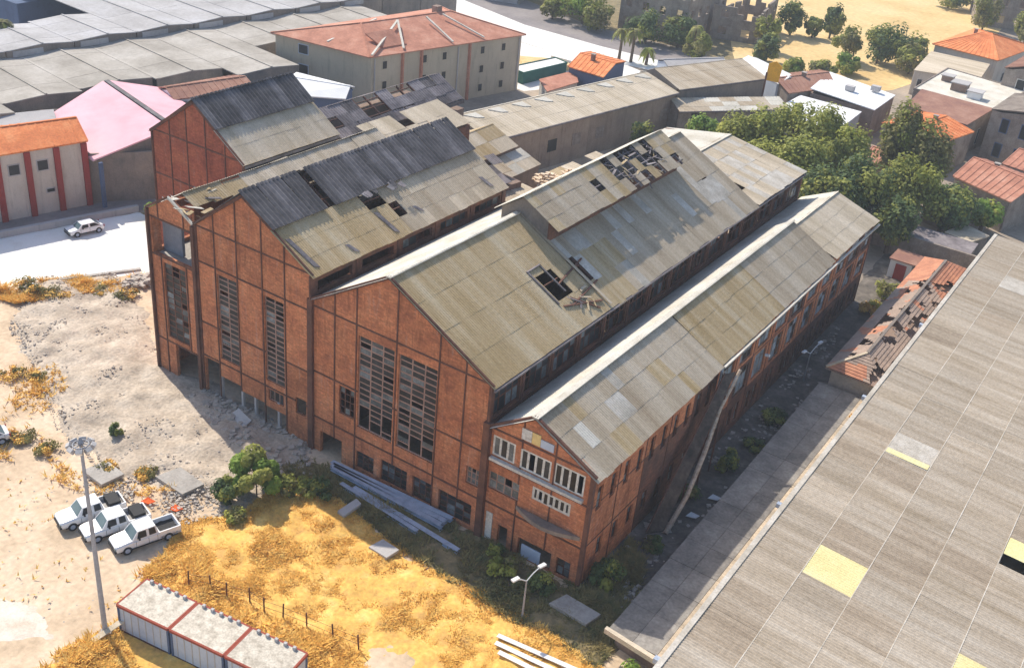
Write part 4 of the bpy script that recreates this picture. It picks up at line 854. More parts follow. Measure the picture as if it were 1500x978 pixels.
house('white_blue_shed', 'small pale shed roof beside the palms left of the far beige roof', 'shed', [(-30, 128), (-22.5, 139), (-27, 142), (-34, 131)], 4.6, 'gable', .7, BLUEW, GREYW, .2, ribs=False)

# beyond the apartment block
house('green_shed', 'dark green sided long low shed right of the apartment block', 'shed', [(-50.6, 109.4), (-49.0, 122.3), (-52.5, 123.5), (-54.5, 110.5)], 1.9, 'flat', .5, GREEN, LOT, .1)
house('orange_tiled_house', 'small house with a bright orange tiled roof behind the beige roofs', 'house', [(-35.6, 112.8), (-38.2, 125.4), (-46, 126), (-43.4, 113.6)], 4.2, 'gable', 1.1, BLUE, TILE_O, .3, axis=1)
house('red_roofed_kiosk', 'low salmon roofed lean-to right of the apartment block', 'kiosk', [(-40.4, 101.8), (-39.8, 111), (-43.2, 115.6), (-44.4, 105.4)], 2.6, 'shed', .5, CREAMW, TILE_P, .2)
tag(MB().prism([(-56.5, 118, .02), (-49.5, 124.5, .02), (-52, 128, .02), (-60, 122, .02)], (0, 0, 1.1)).build('sand_heap', FIELD), 'ochre sand heap behind the green shed', 'sand heap')
tag(MB().prism([(-55, 126, .02), (-50, 126, .02), (-50, 126, 1.6), (-55, 126, 1.6)], (0, .3, 0)).build('low_wall', WHITE), 'low white wall behind the ochre sand heap', 'wall')

# ruins at the top
def ruin_house(label, pts, z, rows=3, n=5):
    o = thing('stone_ruin', label, 'ruin', (pts[0][0], pts[0][1], 0))
    for i in range(4):
        a, b = V(*pts[i], 0), V(*pts[(i + 1) % 4], 0); d = (b - a).normalized(); nd = V(d.y, -d.x, 0); L = (b - a).length
        k = max(2, int(L / 4)); ss_ = [L * q / k for q in range(k + 1)]; zs_ = [z * q / rows for q in range(rows + 1)]
        ww = [(ss_[q] + L / k * .32, ss_[q] + L / k * .68, zs_[r] + z / rows * .3, zs_[r] + z / rows * .75) for q in range(k) for r in range(rows)]
        for q in range(k):
            top = z * U(.78, 1.0)
            facade(o, a, d, nd, [ss_[q], ss_[q + 1]], [0, z], ww, [(0, 1, top)], m=STONE, th=.5, frame=False, panel='wall_bay')
    return o
ruin_house('roofless stone ruin with empty windows at the top of the picture, right of the trees', [(-61, 164), (-44, 164), (-44, 184), (-62, 184)], 12)
ruin_house('lower stone ruin wing beside the dark trees at the top', [(-43, 175), (-33, 178), (-36, 196), (-43.5, 194)], 7.5, 2)
ruin_house('grey ruined block at the top right corner', [(-2, 252), (14, 256), (10, 276), (-8, 272)], 13)
house('stone_cottage', 'small grey house at the top edge left of the road', 'house', [(-97, 160), (-88, 163), (-91, 172), (-100, 169)], 5, 'gable', 1.6, GREYW, GREYW, .3, wins=[(0, 1, [.3, .7], (1.5, 1.8))])

# right hand town
house('brown_roofed_building', 'wide building with a dull brown red roof behind the white roofs', 'building', [(-6, 128), (-1.5, 139), (-8, 148), (-14, 134)], 5.4, 'gable', 1.2, STONE, TILE_B, .3)
house('white_flat_building', 'bright white flat roofed building, right of the brown red roof', 'building', [(-3.5, 132), (8.6, 131), (8.4, 143.5), (-5, 146)], 5.4, 'shed', .7, BROWNW, WHITE, .2, axis=1)
house('white_flat_building', 'lower off white roofed building in front of the bright white one, above the trees', 'building', [(-5, 117.5), (7, 116.5), (6.8, 129.5), (-4.5, 130)], 4.4, 'shed', .5, GREYW, WHITE, .2)
house('orange_edged_house', 'grey house with a bright orange edged shallow roof above the large trees', 'house', [(12.2, 124.5), (22.8, 122.5), (25.2, 132.6), (14.5, 136.5)], 5.4, 'gable', 1.0, STONE, TILE_O, .2, axis=1, wins=[(0, 1, [.35, .7], (1.2, 1.5))])
house('brown_flat_building', 'brown block with a long dull roof behind the orange edged house', 'building', [(12.4, 137.2), (23.6, 134.5), (25.2, 146), (12, 147.5)], 5.8, 'shed', .8, STONE, TILE_B, .1, wins=[(1, 1, [.3, .6], (1, 3))])
house('cream_flat_building', 'large flat cream roofed building with roof huts, right side', 'building', [(10.4, 148.4), (25.6, 147), (26.8, 166), (11, 170)], 6.0, 'flat', .5, STONE, R_CREAM, .1, wins=[(0, 1, [.2, .5, .8], (1.4, 2.2))])
for x, y, s, lb in ((17, 155, 1.4, 'small dark roof hut near the left of the flat cream roof'), (20.5, 152, 1.2, 'small white roof hut near the front of the flat cream roof'), (13.5, 160, 1.0, 'tiny brown chimney hut at the far side of the flat cream roof')):
    h = thing('roof_hut', lb, 'roof hut', (x, y, 6.3)); MB().box(x - s, x + s, y - s, y + s, 6.3, 6.3 + s).build('wall', WHITE if s == 1.2 else BROWNW, h); MB().box(x - s - .2, x + s + .2, y - s - .2, y + s + .2, 6.3 + s, 6.45 + s).build('roof', GREYW, h)
house('arched_stone_house', 'dark stone house with a white arched gable at the right edge', 'house', [(22, 166.5), (36, 165), (38, 182), (23, 184)], 9.5, 'gable', 2.2, STONE, TILE_B, .3, wins=[(0, 2, [.25, .5, .75], (1.8, 2.4))], axis=1)
house('terrace_house', 'stone house with tall blue door and arched window at the right edge', 'house', [(26.3, 138), (40, 134), (42, 150), (27, 152)], 8.5, 'gable', 1.5, STONE, STONE, .2, wins=[(0, 2, [.2, .45, .8], (1.5, 2.5), BLUE)], axis=1)
house('hip_roofed_mansion', 'pale mansion with an orange red hipped roof beside the golden field', 'mansion', [(3.5, 188), (17, 186), (20, 206), (6, 212)], 6.4, 'hip', 2.6, CREAMW, TILE_O, .8, wins=[(0, 1, [.2, .5, .8], (1.5, 2.2)), (1, 1, [.3, .6], (1.4, 2))])
house('long_pale_building', 'long low pale building in front of the mansion with a row of dark windows', 'building', [(5.2, 168), (17, 171.5), (16, 184), (4, 184)], 4.8, 'shed', .8, CREAMW, R_BEIGE, .2, wins=[(0, 1, [.12, .28, .44, .6, .76, .9], (1.1, 2.4))])
house('pink_tiled_house', 'house with a double pinkish red roof at the right edge below the arched house', 'house', [(28.5, 109), (37.5, 104.5), (41, 117), (30.5, 121)], 4.8, 'gable', 1.7, STONE, TILE_P, .4, wins=[(0, 1, [.3, .7], (1.2, 1.6))])
house('pink_tiled_house', 'second pinkish roofed house just behind the double pinkish roof', 'house', [(33, 121.5), (44, 119), (46, 130), (35, 131.5)], 4.8, 'gable', 1.5, CREAMW, TILE_P, .4)
house('low_beige_shed', 'low beige shed roof half hidden by the tree at the right', 'shed', [(27, 100), (33, 97.5), (35.5, 104), (29, 107.5)], 3.4, 'gable', .9, GREYB, R_BEIGE, .2)
house('low_beige_shed', 'small pale shed roof under the right hand tree, nearest to the warehouse', 'shed', [(32.5, 90.5), (36, 89.5), (37.5, 93), (33.8, 95)], 2.8, 'shed', .3, GREYB, R_BEIGE, .2)
house('low_pink_shed', 'small pale pink shed roof between the two groups of large trees', 'shed', [(14.5, 108), (20, 108), (21, 115), (15, 116)], 3.8, 'gable', 1.2, STONE, TILE_P, .2)
kz = thing('white_kiosk', 'small white framed kiosk with a dark doorway between the wing and the tiled outbuilding', 'kiosk', (31, 74, 0))
MB().box(29.2, 32.0, 76.5, 80, 0, 2.6).build('wall', WHITE, kz); MB().box(29.0, 35, 76.3, 80.3, 2.6, 2.75).build('roof', TILE_B, kz); MB().box(30.0, 31.4, 76.35, 76.47, 0, 2.2).build('door', REDCOL, kz)
MB().box(32.8, 34.6, 76.6, 80, 0, 2.6).build('side_wall', BLUEW, kz)
tag(MB().box(26, 40, 84.3, 84.7, 0, 3.2).build('stone_wall', STONE), 'dark stone boundary wall under the right hand trees beyond the tiled outbuilding', 'wall')
house('fence_shed', 'long dark low roof under the right hand trees behind the kiosk', 'shed', [(24, 85.5), (37, 85.5), (37, 89.5), (24, 89.5)], 2.6, 'shed', .3, STONE, R_PURP, .1)

# kerb, low wall, strips by the white lot
tag(MB().prism([(-57.3, 3.5, 0), (-51.8, 22.8, 0), (-52.4, 23.0, 0), (-57.9, 3.7, 0)], (0, 0, .8)).build('low_wall', GREYW), 'low grey wall between the orange roofed house and the white lot', 'wall')
flat_patch('asphalt_lane', [(-57.8, 3.5), (-51.0, 26.8), (-55.6, 29), (-57.6, 20), (-61.8, 5)], .014, ASPH)
flat_patch('grass_verge', [(-57.0, 3), (-51.2, 23), (-46, 23.6), (-49.4, 19.5), (-52.6, 17.8), (-56.2, 5)], .02, OLIVEG)
tag(MB().prism([(-42.5, 4.4, 0), (-38.4, 12.2, 0), (-38.8, 12.4, 0), (-42.9, 4.6, 0)], (0, 0, .25)).build('kerb', CONC), 'grey kerb line at the near edge of the white lot', 'kerb')

# ------------------------------------------------------------------ trees
def tree(name, label, x, y, h, cr, m=LEAF, n=2600, ls=.5, squash=.75, clumps=26, trunkr=.25, group='trees', cat='tree', m2=None, base=.35, limbs=6, zoff=0):
    o = thing(name, label, cat, (x, y, 0), 0, group)
    c = V(x, y, h * (1 + base) / 2 + zoff); rz = h * (1 - base) / 2
    t = MB(); t.tube([(x, y, 0), (x + U(-.2, .2), y + U(-.2, .2), h * .3), (x + U(-.3, .3), y + U(-.3, .3), h * .75)], [trunkr, trunkr * .75, trunkr * .3], 7); t.build('trunk', TRUNK, o)
    for k in range(limbs):
        a = U(0, 6.28); z = h * U(.25, .6); MB().tube([(x, y, z), (x + math.cos(a) * cr * .4, y + math.sin(a) * cr * .4, z + h * .12), (x + math.cos(a) * cr * .75, y + math.sin(a) * cr * .75, z + h * .22)], [trunkr * .45, trunkr * .3, trunkr * .1], 5).build('limb', TRUNK, o)
    cs = []
    for k in range(clumps):
        while True:
            d = V(U(-1, 1), U(-1, 1), U(-1, 1))
            if .25 < d.length < 1: break
        d = d * (.82 / max(.6, d.length) if R() < .7 else .9); r = U(.17, .5)
        cs.append((V(c.x + d.x * cr * .8, c.y + d.y * cr * .8, c.z + d.z * rz * .8), r))
    bl = {0: MB(), 1: MB()}
    for k in range(n):
        p, r = cs[k % clumps]; d = V(random.gauss(0, 1), random.gauss(0, 1), random.gauss(0, 1)).normalized() * (R() ** .33)
        q = V(p.x + d.x * r * cr, p.y + d.y * r * cr, p.z + d.z * r * rz * 1.1)
        nrm = (d + V(U(-.6, .6), U(-.6, .6), U(0, .9))).normalized(); e = nrm.cross(V(U(-1, 1), U(-1, 1), .2)).normalized() * ls * U(.35, .75); f = nrm.cross(e).normalized() * ls * U(.3, .6)
        bl[1 if m2 and (k % clumps) % 3 == 0 else 0].add([q - e, q - f * .8, q + e, q + f], [(0, 1, 2, 3)])
    bl[0].build('crown', m, o)
    if m2: bl[1].build('crown', m2, o)
    return o
# large trees right of the factory
BT = [(-7.8, 96.4, 8, 3.0, LEAF_B, 'small bright green tree behind the far end of the main hall roof'),
      (-.9, 92.4, 11, 3.8, LEAF_Y, 'yellow green tree top directly behind the main hall roof'),
      (2.2, 95, 12, 3.8, LEAF_Y, 'yellow green tree in the back row, second from the left of the cluster'),
      (5, 101, 13, 4.4, LEAF, 'tall tree at the back of the cluster against the off white roof'),
      (10.3, 98.7, 14, 4.2, LEAF, 'tree with the highest pointed top in the middle of the cluster'),
      (14.6, 95.3, 13, 4.6, LEAF, 'large green tree at the back right of the cluster behind the wing'),
      (11.5, 86.4, 12, 5.2, LEAF, 'large tree left in the cluster behind the wing, yellow tinged top'),
      (5.9, 87.5, 10, 3.8, LEAF_Y, 'lower yellowish tree right beside the end of the main hall roof'),
      (18, 81, 11, 5.0, LEAF_D, 'dark dense tree just behind the end of the wing roof'),
      (20.6, 86, 12, 4.6, LEAF_D, 'dark tree at the right flank of the cluster behind the wing'),
      (20.9, 102.6, 16.5, 3.6, LEAF_O, 'tall thin crowned olive green tree in front of the orange edged house'),
      (25.3, 102, 15, 3.6, LEAF_O, 'olive green tree right of the tall thin crowned one'),
      (25.3, 93.7, 11.5, 4.6, LEAF, 'broad green tree over the dark stone boundary wall'),
      (31.0, 94.6, 8.5, 4.4, LEAF_D, 'round dark green tree beside the low pale sheds'),
      (26.8, 84.0, 8.5, 3.6, LEAF_D, 'dark tree overhanging the white framed kiosk'),
      (35.2, 101, 5.5, 2.6, LEAF_B, 'small bright yellow green tree at the right near the warehouse end')]
for k, (x, y, h, cr, m, lb) in enumerate(BT):
    tree('broadleaf_tree', lb, x, y, h, cr, m, n=5600 if cr > 3.1 else 2600, ls=.5, clumps=44, m2={LEAF: LEAF_Y, LEAF_O: LEAF, LEAF_D: LEAF, LEAF_Y: LEAF, LEAF_B: LEAF_Y}[m], base=.22, trunkr=.35, group='large trees behind the wing')
tree('broadleaf_tree', 'dark round tree in the inner yard against the long brown wall', -16, 92, 6.5, 2.4, LEAF_D, 1400, .5, m2=LEAF, base=.15, group=None)
# trees beyond
FT = [(-31.0, 194.5, 8.2, 4.0, LEAF_D, 'dark round tree standing in the golden field, leftmost of four'), (-26.5, 197, 5, 2.6, LEAF_D, 'small dark tree in the golden field right beside the leftmost one'),
      (-23.4, 200.5, 8.4, 3.3, LEAF_D, 'dark round topped tree alone in the golden field'), (-13.6, 182.5, 8.0, 3.8, LEAF, 'grey green tree at the left of the clump by the field edge'),
      (-7.5, 187, 8.5, 5.2, LEAF_D, 'broad dark tree in the middle of the clump by the field edge'), (-3.2, 190, 9.5, 5.6, LEAF_D, 'tallest dark tree of the clump by the field edge'),
      (.5, 184, 6.5, 4.2, LEAF, 'lighter green tree at the right end of the clump by the field edge'), (-9.5, 172, 4.5, 3.2, LEAF_B, 'low bright green bush tree below the clump by the field edge'),
      (-29.5, 175, 8.5, 3.0, LEAF, 'slim tree left of the orange hoarding, taller one'), (-25.5, 166, 6.2, 3.2, LEAF_D, 'dark low tree just above the orange hoarding'),
      (-17, 160, 4, 2.6, LEAF_B, 'pale green bush at the near edge of the golden field'), (-11.5, 163, 4.5, 3.2, LEAF, 'green bush at the near field edge right of the pale one'),
      (-35.5, 152, 6.5, 3.3, LEAF, 'grey green round tree behind the far beige roof'), (-13, 268, 6, 6, LEAF_D, 'dark flat tree at the top edge left of the corner ruin'),
      (1.5, 246, 10, 4.0, LEAF, 'grey green tree in front of the corner ruin'), (14, 236, 9, 4.2, LEAF, 'grey green tree at the right edge above the mansion'),
      (-50.0, 157, 7.5, 5.2, LEAF_D, 'wide dark tree in front of the roofless stone ruin'), (-43.5, 160, 7.5, 4.6, LEAF_D, 'dark tree joined to the wide one at the foot of the ruin'),
      (-68, 160, 10.5, 5.6, LEAF_B, 'large bright yellow green tree left of the stone ruin'), (-63, 157.5, 7.2, 4.2, LEAF, 'mid green tree at the foot of the bright yellow green one'),
      (-74.5, 166, 10.5, 6.5, LEAF_D, 'dark tree behind the track, left of the bright one'), (-82, 172, 10.5, 6.5, LEAF, 'green tree in the row at the top edge, third from the bright one'),
      (-91, 177, 11, 7, LEAF_D, 'dark blue green tree at the top edge above the road'), (-75, 158, 5, 3.4, LEAF, 'small round tree beside the track below the dark ones'),
      (-97, 136.5, 8, 4, LEAF_D, 'dark tree behind the apartment block roof'), (-112, 96, 10.5, 2.2, LEAF_D, 'thin dark tree at the top edge on the far grey roof side'),
      (-60, 182, 10, 7, LEAF_D, 'dark tree mass behind the stone ruin')]
for x, y, h, cr, m, lb in FT:
    tree('broadleaf_tree', lb, x, y, h, cr, m, n=2600, ls=.6, clumps=22, m2={LEAF: LEAF_O, LEAF_D: LEAF, LEAF_B: LEAF_Y}[m], base=.04, trunkr=.25, limbs=3, group='trees beyond the factory')
def palm(x, y, h, lb, fr=2.2, n=22, m=LEAF_O):
    o = thing('palm_tree', lb, 'palm', (x, y, 0), 0, 'palm trees'); MB().tube([(x, y, 0), (x + .1, y, h * .5), (x, y + .1, h)], [.35, .28, .3], 7).build('trunk', TRUNK, o)
    for k in range(n):
        a = 6.283 * k / n * 2.4 + U(-.2, .2); up = U(-.4, 1.1); p = V(x, y, h); b = MB(); pr = None
        for s in range(5):
            t = s / 4; q = V(x + math.cos(a) * fr * t * math.cos(up * .6), y + math.sin(a) * fr * t * math.cos(up * .6), h + fr * (t * up * .8 - t * t * 1.1)); wd = .38 * math.sin(math.pi * (.15 + .8 * t)); sd = V(-math.sin(a), math.cos(a), 0) * wd
            if pr: b.add([pr[0] - pr[1] - V(0, 0, .08), pr[0], pr[0] + pr[1] - V(0, 0, .08), q + sd - V(0, 0, .08), q, q - sd - V(0, 0, .08)], [(0, 1, 4, 5), (1, 2, 3, 4)])
            pr = (q, sd)
        b.build('frond', m if k % 3 else LEAF, o)
palm(-47.5, 140.8, 6.0, 'left of the two tall palms on the white road'); palm(-44.6, 140.6, 6.6, 'right of the two tall palms on the white road')
palm(-41.5, 141.5, 3.4, 'shorter bright palm right of the two tall ones', 1.9, m=LEAF_Y); palm(-38, 156, 6.4, 'palm with a dry skirt behind the far beige roof'); 
palm(-107.5, 42, 9.8, 'palm rising beside the far grey roof at the upper left corner', 2.2)
# shrubs
def shrub(x, y, h, cr, m, lb, n=1500, ls=.28, m2=None, cat='bush', nm='bush'):
    return tree(nm, lb, x, y, h, cr, m, n=n, ls=ls, clumps=16, m2=m2, base=.0, trunkr=.07, limbs=3, group='bushes around the factory', cat=cat)
shrub(1.4, -8.2, 4.6, 2.4, LEAF_B, 'largest bright green bush between the rubble and the dry grass', 8500, .34, LEAF)
shrub(.3, -10.3, 2.6, 1.4, LEAF_D, 'dark green bush at the lower left of the largest bright bush', 1800, .28, LEAF)
shrub(2.4, -11.5, 1.2, 1.0, LEAF_Y, 'low yellow green bush below the largest bright bush', 900, .25, LEAF_O)
shrub(3.4, -6.0, 1.9, 1.7, LEAF, 'dull green bush by the dark hall entrance, left one', 1700, .28, LEAF_O)
shrub(5.3, -4.6, 1.5, 1.6, LEAF_D, 'bluish dark green bush beside the stacked beams', 1500, .28, LEAF)
shrub(-14.0, -10.3, 1.6, .72, LEAF, 'single round bush alone on the pale rubble', 900, .22, LEAF_D)
shrub(23.0, -2.6, 1.6, 1.4, LEAF_Y, 'yellow green bush left of the small twin lamp post', 1400, .25, LEAF_O)
shrub(21.2, -1.3, 1.3, .9, LEAF_D, 'small dark green bush at the wing doorway', 900, .22, LEAF)
shrub(26.2, -2.2, 1.6, 1.3, LEAF_D, 'dark green bush right behind the small twin lamp post', 1300, .25, LEAF)
shrub(24.8, -4.2, 1.0, 1.6, LEAF_O, 'low olive bush in front of the twin lamp post', 1000, .25)
shrub(30.0, 1.6, 2.6, 1.5, LEAF_D, 'deep green bush at the near corner of the wing', 2400, .26, LEAF)
shrub(31.0, 22.2, 2.6, 1.3, LEAF, 'green bush halfway along the alley under the leaning pole', 1700, .25, LEAF_D)
shrub(31.3, 33.0, 1.7, 1.5, LEAF_D, 'dark low bush farther up the alley', 1200, .25, LEAF)
shrub(31.6, 27.5, 1.2, 1.3, LEAF_D, 'dark creeping bush in the alley between the two green ones', 900, .25, LEAF)
shrub(30.6, 8.0, 1.1, 1.3, LEAF_D, 'small dark bush in the alley near the foot of the chute', 900, .25, LEAF_O)
shrub(30.2, 16.0, 1.3, 1.2, LEAF_D, 'dark bush in the alley beside the chute props', 900, .25, LEAF_O)
shrub(31.5, 70, 2.4, 2.2, LEAF_Y, 'golden green bush beyond the end of the wing', 1400, .3, LEAF_O)
shrub(31.0, 64.5, 1.5, 1.8, mat('rusty_leaf', (.62, .34, .07), (.45, .25, .06), (.70, .45, .12), bump=0), 'orange brown dry bush beyond the end of the wing', 1200, .3, LEAF_Y)
shrub(38.6, 39.2, 1.0, 1.0, STRAW, 'ochre dry bush on the sunlit edge of the flat outbuilding roof, larger one', 900, .2).location.z = 2.2
shrub(38.4, 35.4, .8, .7, STRAW, 'small ochre dry bush on the flat outbuilding roof, smaller one', 600, .2).location.z = 2.2
shrub(36.6, -6.4, 1.9, 1.5, LEAF_B, 'bright spiky green bush at the bottom edge by the warehouse corner', 1500, .3, LEAF_Y)
shrub(-47.5, 22.3, 3.2, 1.6, LEAF_B, 'bright green bush at the corner of the white lot by the factory', 1200, .3, LEAF)
for k, (x, y, lb) in enumerate(((-38.3, 16.8, 'small dead brown bush on the white lot, farther one'), (-34.9, 15.6, 'small dead brown bush on the white lot, nearer to the factory'))):
    shrub(x, y, 1.3, .7, mat('dead_leaf', (.16, .12, .09), (.10, .08, .06), bump=0), lb, 700, .16)
DRYS = [(-43.5, .8, 1.6, 1.4, LEAF_O, 'olive scrub bush at the far left end of the rubble'), (-41.2, .6, 1.5, 1.2, LEAF_O, 'second olive scrub bush at the left end of the rubble'), (-39.6, 2.2, 1.0, 2.0, STRAW, 'golden dry bush left of the pale heap by the lot'),
        (-37.6, 6.2, .8, 2.0, STRAW, 'flat golden dry bush along the near kerb of the lot'), (-29.2, -10.4, .9, 1.6, STRAW, 'golden dry bush on the left rubble edge'), (-27.2, -9.2, .8, 1.2, STRAW, 'golden dry bush right beside the one on the left rubble edge'),
        (-10.8, -14.0, .8, 1.2, STRAW, 'orange dry bush behind the parked pickups'), (-7.6, -12.2, .7, 1.3, STRAW, 'orange dry bush right of the lone round bush'), (-16.5, -15.5, .9, 1.3, LEAF_O, 'olive dry bush behind the lamp mast head'), (-20.0, -15.8, .7, 1.6, LEAF_O, 'low olive dry bush at the left rubble edge'),
        (-34.4, 7.0, 1.0, 1.5, LEAF_O, 'flat olive bush next to the corner of the narrow bay')]
for x, y, h, cr, m, lb in DRYS: shrub(x, y, h, cr, m, lb, 800, .2, LEAF_O if m is STRAW else STRAW, 'dry bush', 'dry_bush')

# ------------------------------------------------------------------ grass and rubble
def grass(name, P, n, h, m, dens=None, seed=1, zf=.25, wd=.055):
    random.seed(seed); xs = [p[0] for p in P]; ys = [p[1] for p in P]; b = MB(); k = 0; tries = 0
    while k < n and tries < n * 6:
        tries += 1; x, y = U(min(xs), max(xs)), U(min(ys), max(ys))
        if not inpoly(x, y, P): continue
        g = .5 + nz(x, y, .28, seed) + .6 * nz(x, y, .9, seed + 2)
        if dens: g += dens(x, y)
        if R() > g: continue
        k += 1; base = zf * max(0, .3 + nz(x, y, .4, 1)); hh = h * U(.5, 1.3) * (.6 + max(0, nz(x, y, .5, 8)))
        for q in range(3):
            a = U(0, 6.28); ln = U(.6, 1.8) * hh; px, py_ = math.cos(a) * ln, math.sin(a) * ln; s = V(-math.sin(a), math.cos(a), 0) * wd * U(.6, 1.6); p0 = V(x + U(-.1, .1), y + U(-.1, .1), base)
            b.add([p0 - s, p0 + s, p0 + V(px, py_, hh)], [(0, 1, 2)])
    return b.build(name, m, None, kind='stuff')
bare = lambda x, y: -1.6 if ((x - 22.5) / 3.4) ** 2 + ((y + 14.6) / 2.2) ** 2 < 1 else (-.3 if ((x - 14) / 5) ** 2 + ((y + 10.5) / 1.6) ** 2 < 1 else .15)
height_patch('bare_soil', [(19.4, -15), (21, -12.6), (23.6, -12.3), (26, -13.8), (25, -17), (21, -18)], .3, .1, .6, SAND, z0=.16, ragged=.8)
g = grass('dry_grass', STR, 42000, .22, STRAW, bare, 1); tag(g, 'golden dry grass covering the yard in front of the main hall', 'grass')
g = grass('scrub_grass', OLV, 9000, .45, STRAW2, None, 2); tag(g, 'olive scrub grass along the foot of the factory front', 'grass')
STR2 = [(4, -29), (5, -25.5), (9.5, -25.0), (9, -28), (6, -31)]
height_patch('straw_strip', [(3.6, -31), (4.6, -24.8), (3.6, -21.6), (12, -19.0), (26, -16.5), (30, -22), (16, -26), (9, -30)], .4, .15, .4, STRAWG, z0=.022)
g = grass('dry_grass_strip', [(3.4, -31), (4.4, -24.6), (3.0, -21), (1.5, -21), (1.2, -18), (14, -17), (26, -15), (26, -18), (5.2, -22.2), (5.2, -25.5), (9, -26.5), (7, -31)], 5200, .5, STRAW, None, 3); tag(g, 'golden dry grass around the site cabins and lamp mast', 'grass')
g = grass('lot_edge_grass', [(-45, 2), (-41, 8), (-36.5, 11.5), (-35, 10.5), (-38, 4), (-41, -2), (-46, -3)], 2600, .5, STRAW, None, 4); tag(g, 'golden dry grass between the white lot and the rubble', 'grass')
g = grass('rubble_edge_grass', [(-33, -13), (-28, -6.5), (-24, -8), (-21, -14), (-13, -16), (-6, -13), (-4, -12), (-6.5, -16.5), (-18, -19), (-30, -16)], 1800, .4, STRAW, lambda x, y: -.25, 5); tag(g, 'sparse golden grass tufts on the near rubble edge', 'grass')
g = grass('dirt_tufts', [(-30, -30), (-16, -20), (-10, -17), (-8, -22), (3, -20), (3, -25), (-6, -30), (-20, -42)], 260, .25, STRAW, lambda x, y: -.2, 6); tag(g, 'thin dry tufts on the bare dirt around the pickups', 'grass')
random.seed(11)
def stones(name, P, n, s0, s1, m, label, zf=.3, dens=None):
    b = MB(); xs = [p[0] for p in P]; ys = [p[1] for p in P]; k = 0
    while k < n:
        x, y = U(min(xs), max(xs)), U(min(ys), max(ys))
        if not inpoly(x, y, P): continue
        if R() > .35 + 1.4 * nz(x, y, .3, 12) + (dens(x, y) if dens else 0): continue
        k += 1; s = s0 + (s1 - s0) * R() ** 3; z = zf * max(0, .35 + nz(x, y, .3, 1)); a = U(0, 3.1); c, d = math.cos(a) * s, math.sin(a) * s
        b.prism([(x + c, y + d, z - .05), (x - d * U(.5, 1), y + c * U(.5, 1), z - .05), (x - c * U(.6, 1), y - d, z - .05), (x + d * .8, y - c * U(.5, 1), z - .05)], (U(-.3, .3) * s, U(-.3, .3) * s, s * U(.4, 1.0)))
    o = b.build(name, m, None, kind='stuff'); tag(o, label, 'rubble'); return o
edge = lambda x, y: .45 if (y < -9 or x < -33) else -.22
stones('rubble', RUB, 5200, .03, .17, STONES, 'pale broken rubble scattered over the ground left of the factory', .5, edge)
stones('rubble', [(-14, .2), (-2, .2), (3, -3), (1, -6), (-5, -4.5), (-14, -2)], 700, .08, .4, STONES, 'rubble heaped in the shade at the foot of the tall hall', .5)
stones('rubble', [(-11, -15.5), (-4, -9.5), (1.5, -11), (0, -14.5), (-6, -15.5), (-10, -17.5)], 1300, .04, .2, STONES, 'grey rubble behind the parked pickups', .3)
stones('rubble', [(28.8, -2), (33, -3.5), (33, 40), (29, 60)], 1500, .05, .3, STONES, 'rubble and litter on the floor of the alley', .05)
stones('rubble', [(-37.5, 8.5), (-35.5, 14), (-32, 12), (-34, 7)], 420, .1, .5, STONES, 'pale grey heap of rubble by the corner of the white lot', .6)
stones('gravel', [(-32, -32), (-24, -14), (-10, -15), (1, -15), (3, -20), (3, -26), (-4, -31), (-18, -42)], 1500, .02, .11, STONES, 'small loose stones on the bare dirt in the lower left', 0)
stones('rubble', [(-9, 28.5), (-.5, 28.5), (-1, 41), (-9, 41)], 400, .1, .6, STONES, 'rubble in the inner yard behind the tall hall', .2)
for k, (x, y, sx, sy, lb) in enumerate(((14.1, -6.7, 1.1, .75, 'pale concrete slab lying in the golden grass'), (8.6, -4.6, .5, 1.2, 'narrow pale slab at the edge of the scrub'), (-10.2, -14.6, 1.6, 1.2, 'bluish grey slab in the rubble behind the pickups'), (-4.6, -11.2, 2.0, 1.2, 'flat grey slab in the rubble left of the green bushes'), (29.6, -2.6, 1.9, .9, 'pale slab in the scrub at the wing corner'))):
    b = MB(); b.prism([(x - sx, y - sy * .8, .12), (x + sx * .8, y - sy, .2), (x + sx, y + sy * .7, .3), (x - sx * .7, y + sy, .2)], (.02, .02, .28)); tag(b.build('concrete_slab', CONC if k > 1 else GREYW), lb, 'slab')

# ------------------------------------------------------------------ steel stacks
def chan(a, b, w_, h, m, nm, lb, grp):
    a, b = V(*a), V(*b); o = MB(); d = (b - a).normalized(); s = d.cross(V(0, 0, 1)).normalized()
    for off, ww, hh, dz in ((0, w_, .04, h), (0, w_, .04, 0), (0, .06, h - .05, h / 2)):
        o.beam(a + s * off + V(0, 0, dz), b + s * off + V(0, 0, dz), ww, hh)
    x = o.build(nm, m); tag(x, lb, 'beam', grp); return x
names_b = ['nearest to the wall in the top layer', 'second from the wall in the top layer', 'third from the wall in the top layer', 'nearest to the wall in the bottom layer', 'second in the bottom layer', 'outermost in the bottom layer']
for k in range(6):
    l, t = divmod(k, 3); t_ = 2 - t if l == 0 else t
    a = (3.4 + .3 * k % 1, -1.15 - .25 * (k % 3), .1 + .32 * (k < 3)); b = (15.9 + U(-.3, .3), -.45 - .6 * (k % 3), .1 + .32 * (k < 3))
    chan(a, b, .5, .3, GALV, 'steel_beam', 'bluish grey steel beam in the stack by the facade, ' + names_b[k], 'stacked steel beams')
chan((7.0, -2.3, .12), (18.8, -3.0, .15), .45, .3, GALV, 'steel_beam', 'long bluish steel beam lying by itself in front of the stack', 'stacked steel beams')
chan((5.8, -2.6, .14), (14.8, -3.3, .18), .4, .28, GALV, 'steel_beam', 'shorter bluish steel beam lying between the stack and the long one', 'stacked steel beams')
